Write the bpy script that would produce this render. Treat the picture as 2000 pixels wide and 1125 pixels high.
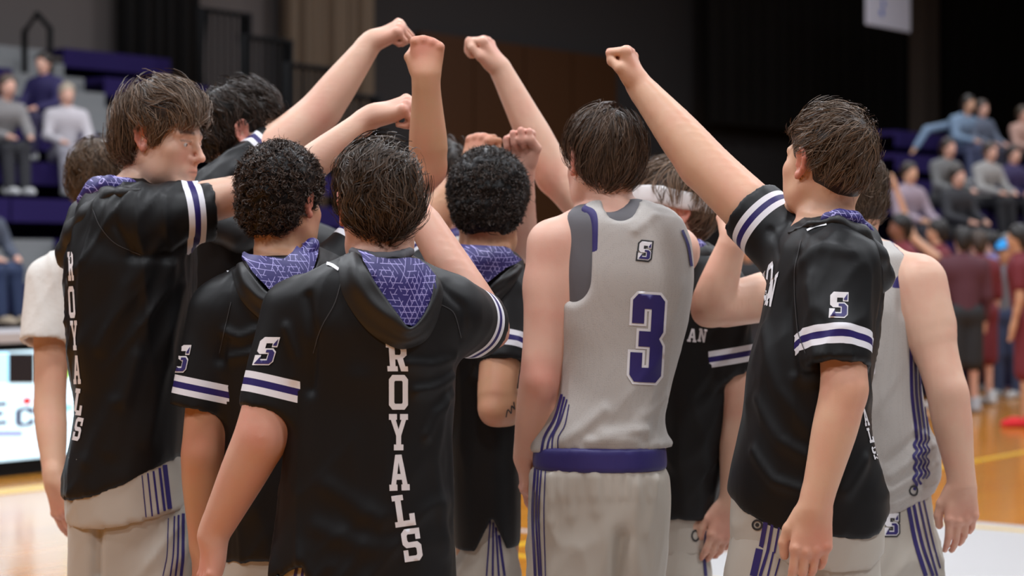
import bpy, math, random
import numpy as np
from mathutils import Vector
from mathutils.bvhtree import BVHTree
from mathutils.geometry import delaunay_2d_cdt

for o in list(bpy.data.objects): bpy.data.objects.remove(o)
SC = bpy.context.scene
COL = SC.collection
rng = np.random.default_rng(7)

# ------------------------------------------------------------------ camera
F, CX, HY, CZ = 3889.0, 1000.0, 503.0, 1.53      # focal length and horizon in photo pixels, camera height
cam = bpy.data.cameras.new('camera'); camo = bpy.data.objects.new('camera', cam); COL.objects.link(camo)
cam.sensor_width = 36.0; cam.lens = 36.0*F/2000.0
cam.shift_y = -(562.5-HY)/2000.0
camo.location = (0, 0, CZ); camo.rotation_euler = (math.pi/2, 0, 0)
cam.dof.use_dof = True; cam.dof.focus_distance = 4.32; cam.dof.aperture_fstop = 3.2
cam.clip_end = 200
SC.camera = camo

# ------------------------------------------------------------------ world and lights
w = bpy.data.worlds.new('gym_air'); SC.world = w; w.use_nodes = True
w.node_tree.nodes['Background'].inputs[0].default_value = (0.9, 0.93, 1.0, 1)
w.node_tree.nodes['Background'].inputs[1].default_value = 0.015
SC.view_settings.view_transform = 'Standard'; SC.view_settings.look = 'None'
SC.view_settings.gamma = 1.0; SC.view_settings.use_curve_mapping = False
SC.view_settings.exposure = 0.0
def ceiling_lamp(x, y, z, size, power, col=(.97, 1.0, 1.06)):
    l = bpy.data.lights.new('ceiling_lamp', 'AREA'); l.shape = 'SQUARE'; l.size = size; l.energy = power; l.color = col
    o = bpy.data.objects.new('ceiling_lamp', l); COL.objects.link(o); o.location = (x, y, z)
    return o
UD = np.array([.62, .785, 0.]); UD /= np.linalg.norm(UD)         # along the sideline and the bleachers
VD = np.array([UD[1], -UD[0], 0.]); ND = -VD                      # across the court / into the bleachers
LAMPS = [(a*UD[0]*6.5 + b*VD[0]*6, 3.6 + a*UD[1]*6.5 + b*VD[1]*6, 340 if a < 2 else 210) for a in (-1, 0, 1, 2, 3, 4) for b in (-2, -1, 0, 1)]
for lx, ly, pw in LAMPS: ceiling_lamp(lx, ly, 9.0, 1.0, pw)

# ------------------------------------------------------------------ helpers
def P(px, py, d): return np.array([(px-CX)*d/F, d, CZ-(py-HY)*d/F])
def cv(ix, iy, tc=0.):                                            # direction given as image right, image up, towards camera
    v = np.array([ix, -tc, iy], float); return v/np.linalg.norm(v)
def unit(v): v = np.asarray(v, float); return v/(np.linalg.norm(v)+1e-12)

_perm = np.random.default_rng(3).random((32, 32, 32)).astype(np.float32)
def noise(p):
    p = np.asarray(p, np.float32); i = np.floor(p).astype(int); f = p-i; f = f*f*(3-2*f); r = 0
    for a in (0, 1):
        for b in (0, 1):
            for c in (0, 1):
                wgt = (f[:, 0] if a else 1-f[:, 0])*(f[:, 1] if b else 1-f[:, 1])*(f[:, 2] if c else 1-f[:, 2])
                r = r + wgt*_perm[(i[:, 0]+a) & 31, (i[:, 1]+b) & 31, (i[:, 2]+c) & 31]
    return r

def smin(a, b, k):
    h = np.maximum(k-np.abs(a-b), 0)/k
    return np.minimum(a, b)-h*h*k*.25

def axis(lo, hi, fine, h):
    xs = [lo]
    while xs[-1] < hi:
        s = h; x = xs[-1]
        for a, b, hh in fine:
            if a <= x <= b and hh < s: s = hh
            elif x < a < x+s: s = max(a-x, hh)
        xs.append(x+s)
    return np.array(xs, np.float32)

def pchip(xq, x, y):
    x = np.asarray(x, float); y = np.asarray(y, float)
    h = np.diff(x); dl = np.diff(y)/h; m = np.zeros_like(y)
    for i in range(1, len(x)-1):
        if dl[i-1]*dl[i] > 0: m[i] = 2*dl[i-1]*dl[i]/(dl[i-1]+dl[i])
    m[0], m[-1] = dl[0], dl[-1]
    xq = np.clip(xq, x[0], x[-1]); i = np.clip(np.searchsorted(x, xq)-1, 0, len(x)-2)
    t = (xq-x[i])/h[i]
    return ((2*t**3-3*t**2+1)*y[i]+(t**3-2*t**2+t)*h[i]*m[i]+(-2*t**3+3*t**2)*y[i+1]+(t**3-t**2)*h[i]*m[i+1]).astype(np.float32)

class Field:
    """signed distance field on a rectilinear grid, meshed with surface nets"""
    def __init__(s, lo, hi, h, fine=()):
        s.ax = [axis(lo[i], hi[i], [(c[i]-r[i], c[i]+r[i], hh) for c, r, hh in fine], h) for i in range(3)]
        s.D = np.full([len(a) for a in s.ax], .08, np.float32)
    def sub(s, lo, hi):
        sl = []
        for i in range(3):
            a = max(np.searchsorted(s.ax[i], lo[i])-1, 0); b = min(np.searchsorted(s.ax[i], hi[i])+1, len(s.ax[i]))
            if b <= a: return None
            sl.append(slice(a, b))
        X, Y, Z = (s.ax[i][sl[i]] for i in range(3))
        return tuple(sl), X[:, None, None], Y[None, :, None], Z[None, None, :]
    def put(s, sl, d, k, neg=False):
        if neg: s.D[sl] = -smin(-s.D[sl], d, k)
        else: s.D[sl] = smin(s.D[sl], d, k)
    def cone(s, a, b, ra, rb, k=.02, flat=None, fs=1., neg=False, cap=False, hollow=0., fn=None):
        a = np.asarray(a, np.float32); b = np.asarray(b, np.float32); R = max(ra, rb)*max(1, fs)+k+.012
        g = s.sub(np.minimum(a, b)-R, np.maximum(a, b)+R)
        if g is None: return
        sl, X, Y, Z = g; ab = b-a; L2 = float(ab@ab)+1e-12
        x, y, z = X-a[0], Y-a[1], Z-a[2]
        tt = (x*ab[0]+y*ab[1]+z*ab[2])/L2; t = np.clip(tt, 0, 1)
        qx, qy, qz = x-t*ab[0], y-t*ab[1], z-t*ab[2]
        q2 = qx*qx+qy*qy+qz*qz
        if flat is not None:
            u = qx*flat[0]+qy*flat[1]+qz*flat[2]; q2 = q2+u*u*(1/fs**2-1)
        r = ra+(rb-ra)*t; d = np.sqrt(np.maximum(q2, 1e-12))-r
        if cap: d = np.maximum(d, (tt-1)*math.sqrt(L2))
        if hollow > 0:
            inn = np.maximum(np.sqrt(np.maximum(x*x+y*y+z*z-tt*tt*L2, 1e-12))-r+hollow, (1-.22-tt)*math.sqrt(L2)); d = np.maximum(d, -inn)
        if fn is not None: d = fn(d, X, Y, Z)
        s.put(sl, d, k, neg)
    def chain(s, pts, rs, k=.02, **kw):
        for i in range(len(pts)-1): s.cone(pts[i], pts[i+1], rs[i], rs[i+1], k, **kw)
    def tube(s, pts, rs, k=.02, flat=None, fs=1.):
        """one smooth limb through pts: hard union of its segments, blended as a whole"""
        pts = np.asarray(pts, np.float32); R = max(rs)+k+.015; g = s.sub(pts.min(0)-R, pts.max(0)+R)
        if g is None: return
        sl, X, Y, Z = g; best = None
        for i in range(len(pts)-1):
            p, ab = pts[i], pts[i+1]-pts[i]; L2 = float(ab@ab)+1e-12; x, y, z = X-p[0], Y-p[1], Z-p[2]
            t = np.clip((x*ab[0]+y*ab[1]+z*ab[2])/L2, 0, 1); qx, qy, qz = x-t*ab[0], y-t*ab[1], z-t*ab[2]; q2 = qx*qx+qy*qy+qz*qz
            if flat is not None:
                u = qx*flat[0]+qy*flat[1]+qz*flat[2]; q2 = q2+u*u*(1/fs**2-1)
            d = np.sqrt(np.maximum(q2, 1e-12))-(rs[i]+(rs[i+1]-rs[i])*t); best = d if best is None else np.minimum(best, d)
        s.put(sl, best, k)
    def ell(s, c, r, R=None, k=.02, neg=False):
        c = np.asarray(c, np.float32); m = max(r)+k+.01; g = s.sub(c-m, c+m)
        if g is None: return
        sl, X, Y, Z = g; x, y, z = X-c[0], Y-c[1], Z-c[2]
        if R is not None: q = [R[0, i]*x+R[1, i]*y+R[2, i]*z for i in range(3)]
        else: q = [x, y, z]
        k0 = np.sqrt(sum((q[i]/r[i])**2 for i in range(3)))+1e-6; k1 = np.sqrt(sum((q[i]/r[i]**2)**2 for i in range(3)))+1e-6
        s.put(sl, k0*(k0-1)/k1, k, neg)
    def zloft(s, st, k=.02, n=2.3, grow=0., hem=None, hollow=0., neck=None, fn=None, neg=False):
        """st: rows of z, cx, cy, a, b"""
        st = np.array(sorted(st, key=lambda r: r[0])); z0, z1 = st[0, 0], st[-1, 0]
        A = st[:, 3].max()+k+.03; B = st[:, 4].max()+k+.03
        g = s.sub((st[:, 1].min()-A, st[:, 2].min()-B, z0-.03), (st[:, 1].max()+A, st[:, 2].max()+B, z1+.03))
        if g is None: return
        sl, X, Y, Z = g; zz = Z.ravel()
        cx, cy, a, b = (pchip(zz, st[:, 0], st[:, i])[None, None, :] for i in (1, 2, 3, 4))
        a = np.maximum(a+grow, .004); b = np.maximum(b+grow, .004)
        def lat(g2):
            k0 = ((np.abs(X-cx)/(a-g2))**n+(np.abs(Y-cy)/(b-g2))**n)**(1/n)
            return (k0-1)*np.minimum(a, b)
        d = np.maximum(lat(0), Z-z1-grow)
        zb = z0
        if hem is not None: zb = np.interp(X.ravel(), hem[0], hem[1]).astype(np.float32)[:, None, None]
        if hollow > 0: d = np.maximum(d, -np.maximum(lat(hollow), Z-np.min(zb)-.03))
        d = np.maximum(d, zb-Z)
        if fn is not None: d = fn(d, X, Y, Z)
        s.put(sl, d.astype(np.float32), k, neg)
    def mesh(s, smooth=1):
        D = s.D; ins = D < 0; c = ins.astype(np.int8)
        e = c[:-1]+c[1:]; e = e[:, :-1]+e[:, 1:]; e = e[:, :, :-1]+e[:, :, 1:]
        I, J, K = np.nonzero((e > 0) & (e < 8)); del e
        n = len(I); idx = np.full(D.shape, -1, np.int32); idx[I, J, K] = np.arange(n)
        off = [(a, b, c2) for a in (0, 1) for b in (0, 1) for c2 in (0, 1)]
        val = [D[I+a, J+b, K+c2] for a, b, c2 in off]
        acc = np.zeros((n, 3), np.float32); cnt = np.zeros(n, np.float32)
        x, y, z = s.ax
        crd = lambda o: np.stack([x[I+o[0]], y[J+o[1]], z[K+o[2]]], 1)
        for p in range(8):
            for q in range(p+1, 8):
                if sum(abs(off[p][i]-off[q][i]) for i in range(3)) != 1: continue
                m = (val[p] < 0) != (val[q] < 0)
                t = np.where(m, val[p]/np.where(m, val[p]-val[q], 1), 0)[:, None]
                acc += m[:, None]*(crd(off[p])*(1-t)+crd(off[q])*t); cnt += m
        V = acc/cnt[:, None]
        Q = []
        for axn in range(3):
            o1, o2 = (axn+1) % 3, (axn+2) % 3
            lo = [slice(None)]*3; hi = [slice(None)]*3; lo[axn] = slice(0, -1); hi[axn] = slice(1, None)
            a, b = ins[tuple(lo)], ins[tuple(hi)]
            E = np.array(np.nonzero(a != b))
            E = E[:, (E[o1] > 0) & (E[o2] > 0)]
            if not E.size: continue
            f = a[tuple(E)]
            def cid(d1, d2):
                G = E.copy(); G[o1] -= d1; G[o2] -= d2; return idx[tuple(G)]
            q = np.stack([cid(1, 1), cid(0, 1), cid(0, 0), cid(1, 0)], 1)
            q[~f] = q[~f][:, ::-1]; Q.append(q[(q >= 0).all(1)])
        Q = np.concatenate(Q)
        for _ in range(smooth): V = relax(V, Q, .5)
        return V, Q

def relax(V, Q, f):
    a = np.concatenate([Q[:, 0], Q[:, 1], Q[:, 2], Q[:, 3]]); b = np.concatenate([Q[:, 1], Q[:, 2], Q[:, 3], Q[:, 0]])
    n = len(V); c = np.bincount(a, minlength=n)+np.bincount(b, minlength=n)
    N = np.stack([np.bincount(a, V[b, i], n)+np.bincount(b, V[a, i], n) for i in range(3)], 1)/np.maximum(c, 1)[:, None]
    return (V+(N-V)*f*(c > 0)[:, None]).astype(np.float32)

def vnormals(V, Q):
    fn = np.cross(V[Q[:, 2]]-V[Q[:, 0]], V[Q[:, 3]]-V[Q[:, 1]])
    N = np.zeros((len(V), 3))
    for c in range(4):
        for i in range(3): N[:, i] += np.bincount(Q[:, c], fn[:, i], len(V))
    return N/(np.linalg.norm(N, axis=1)[:, None]+1e-12)

def mkmesh(name, V, faces, mat, parent=None, base=None, attrs=None, smooth=True, mats=None, midx=None):
    """faces: int array (n,3|4) or a list of such arrays"""
    if isinstance(faces, np.ndarray): faces = [faces]
    faces = [np.asarray(f, np.int32) for f in faces if len(f)]
    me = bpy.data.meshes.new(name); V = np.asarray(V, np.float32)
    if base is not None: V = V-np.asarray(base, np.float32)
    me.vertices.add(len(V)); me.vertices.foreach_set('co', V.ravel())
    lv = np.concatenate([f.ravel() for f in faces]); tot = np.concatenate([np.full(len(f), f.shape[1]) for f in faces])
    me.loops.add(len(lv)); me.loops.foreach_set('vertex_index', lv.astype(np.int32))
    me.polygons.add(len(tot)); me.polygons.foreach_set('loop_start', np.concatenate([[0], np.cumsum(tot)[:-1]]).astype(np.int32))
    me.polygons.foreach_set('use_smooth', np.full(len(tot), smooth))
    for an, av in (attrs or {}).items():
        at = me.attributes.new(an, 'FLOAT', 'POINT'); at.data.foreach_set('value', np.asarray(av, np.float32))
    for m in (mats or [mat]): me.materials.append(m)
    if midx is not None: me.polygons.foreach_set('material_index', np.asarray(midx, np.int32))
    me.update(calc_edges=True)
    o = bpy.data.objects.new(name, me); COL.objects.link(o)
    if parent is not None: o.parent = parent
    elif base is not None: o.location = [float(v) for v in base]
    return o

def tag(o, label=None, cat=None, group=None, kind=None):
    if label: o['label'] = label
    if cat: o['category'] = cat
    if group: o['group'] = group
    if kind: o['kind'] = kind
    return o
def empty(name, loc, label=None, cat=None, group=None, kind=None):
    o = bpy.data.objects.new(name, None); COL.objects.link(o); o.location = [float(v) for v in loc]; o.empty_display_size = .1
    return tag(o, label, cat, group, kind)

class MB:
    """collects boxes and tubes in world space"""
    def __init__(s): s.V = []; s.Q = []; s.n = 0
    def quad8(s, c):
        c = np.asarray(c, float); s.V.append(c); b = s.n
        s.Q.append(np.array([[0, 3, 2, 1], [4, 5, 6, 7], [0, 1, 5, 4], [1, 2, 6, 5], [2, 3, 7, 6], [3, 0, 4, 7]])+b); s.n += 8
        return s
    def box(s, o, e1, e2, e3):
        """o corner, three edge vectors"""
        o, e1, e2, e3 = (np.asarray(v, float) for v in (o, e1, e2, e3))
        return s.quad8([o, o+e1, o+e1+e2, o+e2, o+e3, o+e1+e3, o+e1+e2+e3, o+e2+e3])
    def tube(s, pts, r, seg=8):
        pts = [np.asarray(p, float) for p in pts]; rings = []
        for i, p in enumerate(pts):
            t = unit(pts[min(i+1, len(pts)-1)]-pts[max(i-1, 0)])
            a = unit(np.cross(t, (0, 0, 1) if abs(t[2]) < .9 else (1, 0, 0))); b = np.cross(t, a)
            rings.append([p+r*(math.cos(q)*a+math.sin(q)*b) for q in np.linspace(0, 2*math.pi, seg, endpoint=False)])
        b0 = s.n; s.V.append(np.array(rings).reshape(-1, 3)); s.n += seg*len(pts); q = []
        for i in range(len(pts)-1):
            for j in range(seg):
                q.append([b0+i*seg+j, b0+i*seg+(j+1) % seg, b0+(i+1)*seg+(j+1) % seg, b0+(i+1)*seg+j])
        for base in (b0, b0+(len(pts)-1)*seg):
            for j in range(1, seg-1, 2): q.append([base, base+j, base+j+1, base+(j+2) % seg if j+2 < seg else base+j+1])
        s.Q.append(np.array([f for f in q if len(set(f)) == 4])); return s
    def build(s, name, mat, parent=None, base=None, smooth=False):
        V = np.concatenate(s.V)
        if base is None: base = np.array([V[:, 0].mean(), V[:, 1].mean(), V[:, 2].min()]) if parent is None else np.array(parent.location)
        return mkmesh(name, V, np.concatenate(s.Q), mat, parent, base, smooth=smooth)

# ------------------------------------------------------------------ materials
def mat(name, col, rough=.6, **kw):
    m = bpy.data.materials.new(name); m.use_nodes = True; b = m.node_tree.nodes['Principled BSDF']
    b.inputs['Base Color'].default_value = (*col, 1); b.inputs['Roughness'].default_value = rough
    for k, v in kw.items(): b.inputs[k.replace('_', ' ')].default_value = v
    return m
def nd(m, t, **kw):
    n = m.node_tree.nodes.new(t)
    for k, v in kw.items(): setattr(n, k, v)
    return n
def ln(m, a, b): m.node_tree.links.new(a, b)
def bsdf(m): return m.node_tree.nodes['Principled BSDF']
def math_(m, op, a, b=None, c=None):
    n = nd(m, 'ShaderNodeMath', operation=op)
    for i, v in enumerate((a, b, c)):
        if v is None: continue
        if isinstance(v, (int, float)): n.inputs[i].default_value = v
        else: ln(m, v, n.inputs[i])
    return n.outputs[0]
def mix_(m, f, a, b):
    n = nd(m, 'ShaderNodeMix', data_type='RGBA')
    for s, v in ((n.inputs[0], f), (n.inputs[6], a), (n.inputs[7], b)):
        if isinstance(v, tuple): s.default_value = (*v, 1) if len(v) == 3 else v
        elif isinstance(v, (int, float)): s.default_value = v
        else: ln(m, v, s)
    return n.outputs[2]
def noise_bump(m, scale, strength, dist=.002, stretch=None, detail=3):
    tc = nd(m, 'ShaderNodeTexCoord'); nz = nd(m, 'ShaderNodeTexNoise'); nz.inputs['Scale'].default_value = scale; nz.inputs['Detail'].default_value = detail
    src = tc.outputs['Object']
    if stretch:
        mp = nd(m, 'ShaderNodeMapping'); mp.inputs['Scale'].default_value = stretch; ln(m, src, mp.inputs[0]); src = mp.outputs[0]
    ln(m, src, nz.inputs['Vector'])
    bp = nd(m, 'ShaderNodeBump'); bp.inputs['Strength'].default_value = strength; bp.inputs['Distance'].default_value = dist
    ln(m, nz.outputs[0], bp.inputs['Height']); ln(m, bp.outputs[0], bsdf(m).inputs['Normal'])
    return nz
def attr(m, name): return nd(m, 'ShaderNodeAttribute', attribute_name=name).outputs['Fac']

def skin_mat(name, col, red=(.62, .2, .15)):
    m = mat(name, col, .48); b = bsdf(m)
    nz = noise_bump(m, 260, .25, .0006)
    n2 = nd(m, 'ShaderNodeTexNoise'); n2.inputs['Scale'].default_value = 14; n2.inputs['Detail'].default_value = 4
    tc = nd(m, 'ShaderNodeTexCoord'); ln(m, tc.outputs['Object'], n2.inputs['Vector'])
    mot = math_(m, 'MULTIPLY', math_(m, 'SUBTRACT', n2.outputs[0], .42), .9)
    f = math_(m, 'ADD', math_(m, 'MULTIPLY', attr(m, 'red'), .75), mot); f = math_(m, 'MINIMUM', math_(m, 'MAXIMUM', f, 0.), .8)
    c = mix_(m, f, col, red)
    c2 = mix_(m, attr(m, 'dark'), c, (.05, .03, .022))
    ln(m, c2, b.inputs['Base Color'])
    b.inputs['Subsurface Weight'].default_value = .12; b.inputs['Subsurface Radius'].default_value = (.012, .005, .003); b.inputs['Subsurface Scale'].default_value = 1.0
    b.inputs['Specular IOR Level'].default_value = .35
    return m
SKIN = {'pale': skin_mat('skin_pale', (.70, .435, .315)), 'pink': skin_mat('skin_pink', (.70, .415, .315)), 'tan': skin_mat('skin_tan', (.52, .275, .155)),
        'warm': skin_mat('skin_warm', (.64, .375, .245)), 'ruddy': skin_mat('skin_ruddy', (.60, .335, .24)), 'brown': skin_mat('skin_brown', (.36, .19, .12)), 'dark': skin_mat('skin_dark', (.16, .08, .05))}
WHITE, PURPLE, BLACK = (.74, .73, .77), (.022, .014, .112), (.0058, .0057, .0062)
def warm_mat(name, base, white=WHITE, purple=PURPLE, rough=.5):
    m = mat(name, base, rough); b = bsdf(m); s = attr(m, 'sl')
    on = math_(m, 'GREATER_THAN', attr(m, 'sm'), .5)
    def band(lo, hi): return math_(m, 'MULTIPLY', on, math_(m, 'MULTIPLY', math_(m, 'GREATER_THAN', s, lo), math_(m, 'LESS_THAN', s, hi)))
    c = mix_(m, band(.030, .073), base, white); c = mix_(m, band(.044, .0585), c, purple)
    ln(m, c, b.inputs['Base Color']); noise_bump(m, 700, .12, .0006)
    b.inputs['Specular IOR Level'].default_value = .27
    return m
M_WARM = warm_mat('black_warmup_cloth', BLACK)
M_BLACK = mat('black_hood_cloth', BLACK, .52); noise_bump(M_BLACK, 700, .12, .0006)
M_GREY = mat('grey_jersey_cloth', (.44, .41, .37), .62); noise_bump(M_GREY, 420, .3, .0012)
_vo = nd(M_GREY, 'ShaderNodeTexVoronoi'); _vo.inputs['Scale'].default_value = 230; _vo.inputs['Randomness'].default_value = .35; ln(M_GREY, nd(M_GREY, 'ShaderNodeTexCoord').outputs['Object'], _vo.inputs['Vector'])
ln(M_GREY, mix_(M_GREY, math_(M_GREY, 'LESS_THAN', attr(M_GREY, 'tr'), .0), mix_(M_GREY, math_(M_GREY, 'LESS_THAN', _vo.outputs['Distance'], .24), (.44, .41, .38), (.36, .33, .31)), (.024, .016, .12)), bsdf(M_GREY).inputs['Base Color'])
M_GREYS = mat('grey_shorts_cloth', (.46, .415, .355), .5); noise_bump(M_GREYS, 600, .12, .0006)
M_UNDER = mat('charcoal_undershirt_cloth', (.105, .10, .11), .7); noise_bump(M_UNDER, 500, .2, .0008)
M_TEE = mat('white_tee_cloth', (.66, .62, .57), .8); noise_bump(M_TEE, 60, .3, .004)
M_PURP = mat('purple_cloth', (.024, .017, .125), .55); noise_bump(M_PURP, 240, .3, .001, (1, 1, .15))
M_WPRINT = mat('white_print', (.74, .72, .74), .55)
M_PPRINT = mat('purple_print', (.024, .016, .12), .5)
M_KPRINT = mat('black_print', (.02, .02, .022), .5)
M_SEAM = mat('seam_thread', (.035, .035, .038), .6)
M_SHOE = mat('white_shoe_leather', (.7, .7, .72), .5)
def lining_mat():
    m = mat('purple_hood_lining', PURPLE, .5); b = bsdf(m); tc = nd(m, 'ShaderNodeTexCoord'); sx = nd(m, 'ShaderNodeSeparateXYZ'); ln(m, tc.outputs['Object'], sx.inputs[0])
    x = math_(m, 'ADD', sx.outputs[0], math_(m, 'MULTIPLY', sx.outputs[1], .8)); z = math_(m, 'SUBTRACT', sx.outputs[2], math_(m, 'MULTIPLY', sx.outputs[1], .35))
    S = 1/.0112; fam = [math_(m, 'ADD', math_(m, 'MULTIPLY', x, math.sin(a)*S), math_(m, 'ADD', math_(m, 'MULTIPLY', z, math.cos(a)*S), 200.)) for a in (.1, .1+math.pi/3, .1+2*math.pi/3)]
    tot = None
    for i in range(3):
        a, bb, cc = fam[i], fam[(i+1) % 3], fam[(i+2) % 3]
        line = math_(m, 'LESS_THAN', math_(m, 'ABSOLUTE', math_(m, 'SUBTRACT', math_(m, 'FRACT', a), .5)), .047)
        wn = nd(m, 'ShaderNodeTexWhiteNoise', noise_dimensions='2D'); cb = nd(m, 'ShaderNodeCombineXYZ')
        ln(m, math_(m, 'ADD', math_(m, 'FLOOR', a), 31.*i), cb.inputs[0]); ln(m, math_(m, 'FLOOR', math_(m, 'ADD', bb, .5)), cb.inputs[1]); ln(m, cb.outputs[0], wn.inputs['Vector'])
        line = math_(m, 'MULTIPLY', line, math_(m, 'GREATER_THAN', wn.outputs[0], .42)); tot = line if tot is None else math_(m, 'MAXIMUM', tot, line)
    ln(m, mix_(m, tot, (.020, .013, .125), (.40, .36, .70)), b.inputs['Base Color']); return m
M_LINING = lining_mat()
_hm = {}
def hair_mat(col, tip, rough=.5):
    key = (col, tip)
    if key in _hm: return _hm[key]
    m = mat('hair_strands', col, rough); b = bsdf(m)
    r = attr(m, 'rnd'); t = attr(m, 'tt')
    f = math_(m, 'MULTIPLY', math_(m, 'ADD', math_(m, 'MULTIPLY', r, .75), math_(m, 'MULTIPLY', t, .35)), .9)
    ln(m, mix_(m, f, col, tip), b.inputs['Base Color']); b.inputs['Specular IOR Level'].default_value = .22
    b.inputs['Anisotropic'].default_value = .0
    _hm[key] = m; return m
# ------------------------------------------------------------------ the gym
OG = np.array([-3.55, 13.8, 0.])
def W(t, w, z=0.): return OG+UD*t+ND*w+np.array([0, 0, z])
def onw(px, w):                                                   # sideline coordinate where pixel column px meets the plane w metres behind the scorer's table
    k = (px-CX)/F; return (k*(OG[1]+ND[1]*w)-OG[0]-ND[0]*w)/(UD[0]-k*UD[1])
def zat(px, py, w):
    t = onw(px, w); return CZ-(py-HY)*W(t, w)[1]/F
def ground(px, py): d = CZ*F/(py-HY); return P(px, py, d)
ZV = np.array([0, 0, 1.])

def wood():
    m = mat('maple_court_boards', (.5, .25, .07), .2); b = bsdf(m); tc = nd(m, 'ShaderNodeTexCoord'); mp = nd(m, 'ShaderNodeMapping'); mp.inputs['Rotation'].default_value = (0, 0, -math.atan2(UD[1], UD[0])); ln(m, tc.outputs['Object'], mp.inputs[0])
    br = nd(m, 'ShaderNodeTexBrick'); br.offset = .37; br.inputs['Scale'].default_value = 1; br.inputs['Brick Width'].default_value = 1.3; br.inputs['Row Height'].default_value = .057; br.inputs['Mortar Size'].default_value = .0012
    br.inputs['Color1'].default_value = (.53, .21, .022, 1); br.inputs['Color2'].default_value = (.44, .16, .015, 1); br.inputs['Mortar'].default_value = (.2, .09, .03, 1); ln(m, mp.outputs[0], br.inputs['Vector'])
    ln(m, br.outputs[0], b.inputs['Base Color']); b.inputs['Roughness'].default_value = .2; b.inputs['Specular IOR Level'].default_value = .45; b.inputs['Coat Weight'].default_value = .12; b.inputs['Coat Roughness'].default_value = .1
    return m
M_FLOOR = wood()
def slab(name, pts, z, m, kind='structure', th=.004):
    """flat polygon with a thickness"""
    V = np.array([(p[0], p[1], z) for p in pts]+[(p[0], p[1], z-th) for p in pts]); n = len(pts); top = np.arange(n)[None, :]
    sd = np.array([[i, i+n, (i+1) % n+n, (i+1) % n] for i in range(n)])
    o = mkmesh(name, V, [top, sd], m, None, np.array([V[:, 0].mean(), V[:, 1].mean(), 0.]), smooth=False); o['kind'] = kind; return o
fc = lambda t, w: W(t, w)
slab('floor', [(-40, -6), (50, -6), (50, 70), (-40, 70)], 0., M_FLOOR, th=.05)
M_WPAINT = mat('white_floor_paint', (.45, .435, .43), .35); M_YLINE = mat('yellow_floor_line', (.66, .40, .02), .3); M_PLINE = mat('purple_floor_line', (.06, .045, .26), .3)
e0 = ground(1750, 1006); slab('trim_1', [e0, e0+VD*9, e0+VD*9-UD*8, e0-UD*8], .003, M_WPAINT)
def floor_line(name, a, b, wd, m, z=.0045):
    d = unit(b-a); s = np.array([-d[1], d[0], 0])*wd/2; slab(name, [a-s, b-s, b+s, a+s], z, m)
g1 = ground(1900, 902); floor_line('trim_2', g1-UD*9, g1+UD*9, .07, M_YLINE)
g2 = ground(1045, 1090); floor_line('trim_3', g2-VD*2.2, g2+VD*6, .06, M_YLINE)
g3 = ground(1045, 1040); floor_line('trim_4', g3-VD*3, g3+VD*1.6, .06, M_WPAINT)
g4 = ground(1410, 985); floor_line('trim_5', g4-VD*1.2, g4+VD*3.5, .07, M_YLINE)
g5 = ground(1950, 757); floor_line('trim_6', g5-VD*3-UD*.4, g5+VD*4+UD*.6, .2, M_PLINE)
g6 = ground(60, 955); floor_line('trim_7', g6-UD*5, g6+UD*4, .2, M_YLINE)

# back wall and what hangs on it (w = 11 m behind the table line)
WB = 11.
M_WALL = mat('grey_block_wall_paint', (.115, .098, .094), .85); noise_bump(M_WALL, 3, .2, .01)
M_WALL2 = mat('dark_grey_wall_paint', (.030, .026, .026), .85)
M_BLK = mat('black_divider_cloth', (.0035, .0035, .004), .9); M_TANC = mat('tan_curtain_cloth', (.20, .152, .108), .85); M_STEEL = mat('black_painted_steel', (.006, .006, .0065), .8, Specular_IOR_Level=.15); M_BRN = mat('orange_brown_wood_panel', (.062, .0195, .0018), .6)
noise_bump(M_BRN, 6, .2, .01, (1, 1, .1))
def wall_piece(name, p0, p1, z0, z1, m, w=WB, th=.2, struct=True):
    t0, t1 = onw(p0, w), onw(p1, w); b = MB().box(W(t0, w, z0), UD*(t1-t0), ND*th, ZV*(z1-z0)); o = b.build(name, m)
    if struct: o['kind'] = 'structure'
    return o
wall_piece('wall_left', -900, 560, 0, 11, M_WALL); wall_piece('wall_back', 560, 1385, 0, 11, M_WALL2); wall_piece('wall_right', 1385, 2400, 0, 11, M_WALL2)
def curtain(name, p0, p1, z0, z1, m, label, w, folds_=26, amp=.09):
    t0, t1 = onw(p0, w), onw(p1, w); n = folds_*6; ts = np.linspace(t0, t1, n); V = []
    for z in (z0, z1):
        for back in (0, 1):
            for i, t in enumerate(ts): V.append(W(t, w+amp*(math.sin(i/6*2*math.pi)+.4*math.sin(i*.37))+.03*back, z))
    V = np.array(V); i = np.arange(n-1); Q = np.concatenate([np.stack([i, i+1, i+1+2*n, i+2*n], 1), np.stack([i+n, i+3*n, i+1+3*n, i+1+n], 1), np.stack([i, i+n, i+1+n, i+1], 1)])
    o = mkmesh(name, V, Q, m, None, np.array([*V[:, :2].mean(0), z0])); return tag(o, label, 'curtain')
curtain('stage_curtain', 560, 722, .0, 10.5, M_TANC, 'tan pleated curtain hanging left of the brown panel', WB-.5, 9, .16)
curtain('divider_curtain', 236, 384, 3.7, 10.8, M_BLK, 'black drape on the wall above the left bleachers', WB-.4, 6, .1)
curtain('divider_curtain', 1382, 1803, zat(1500, 250, WB-.6), 10.8, M_BLK, 'large black divider drape behind the raised fist of the right player', WB-.6, 18, .07)
curtain('divider_curtain', 1842, 2300, zat(1900, 235, WB-.6), 10.8, M_BLK, 'black drape above the spectators at far right', WB-.6, 16, .07)
pn = empty('wood_panel', W(onw(1000, WB-.1), WB-.1), 'tall orange-brown wooden panel on the back wall', 'wall panel')
ta, tb_ = onw(818, WB-.1), onw(1204, WB-.1)
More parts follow.
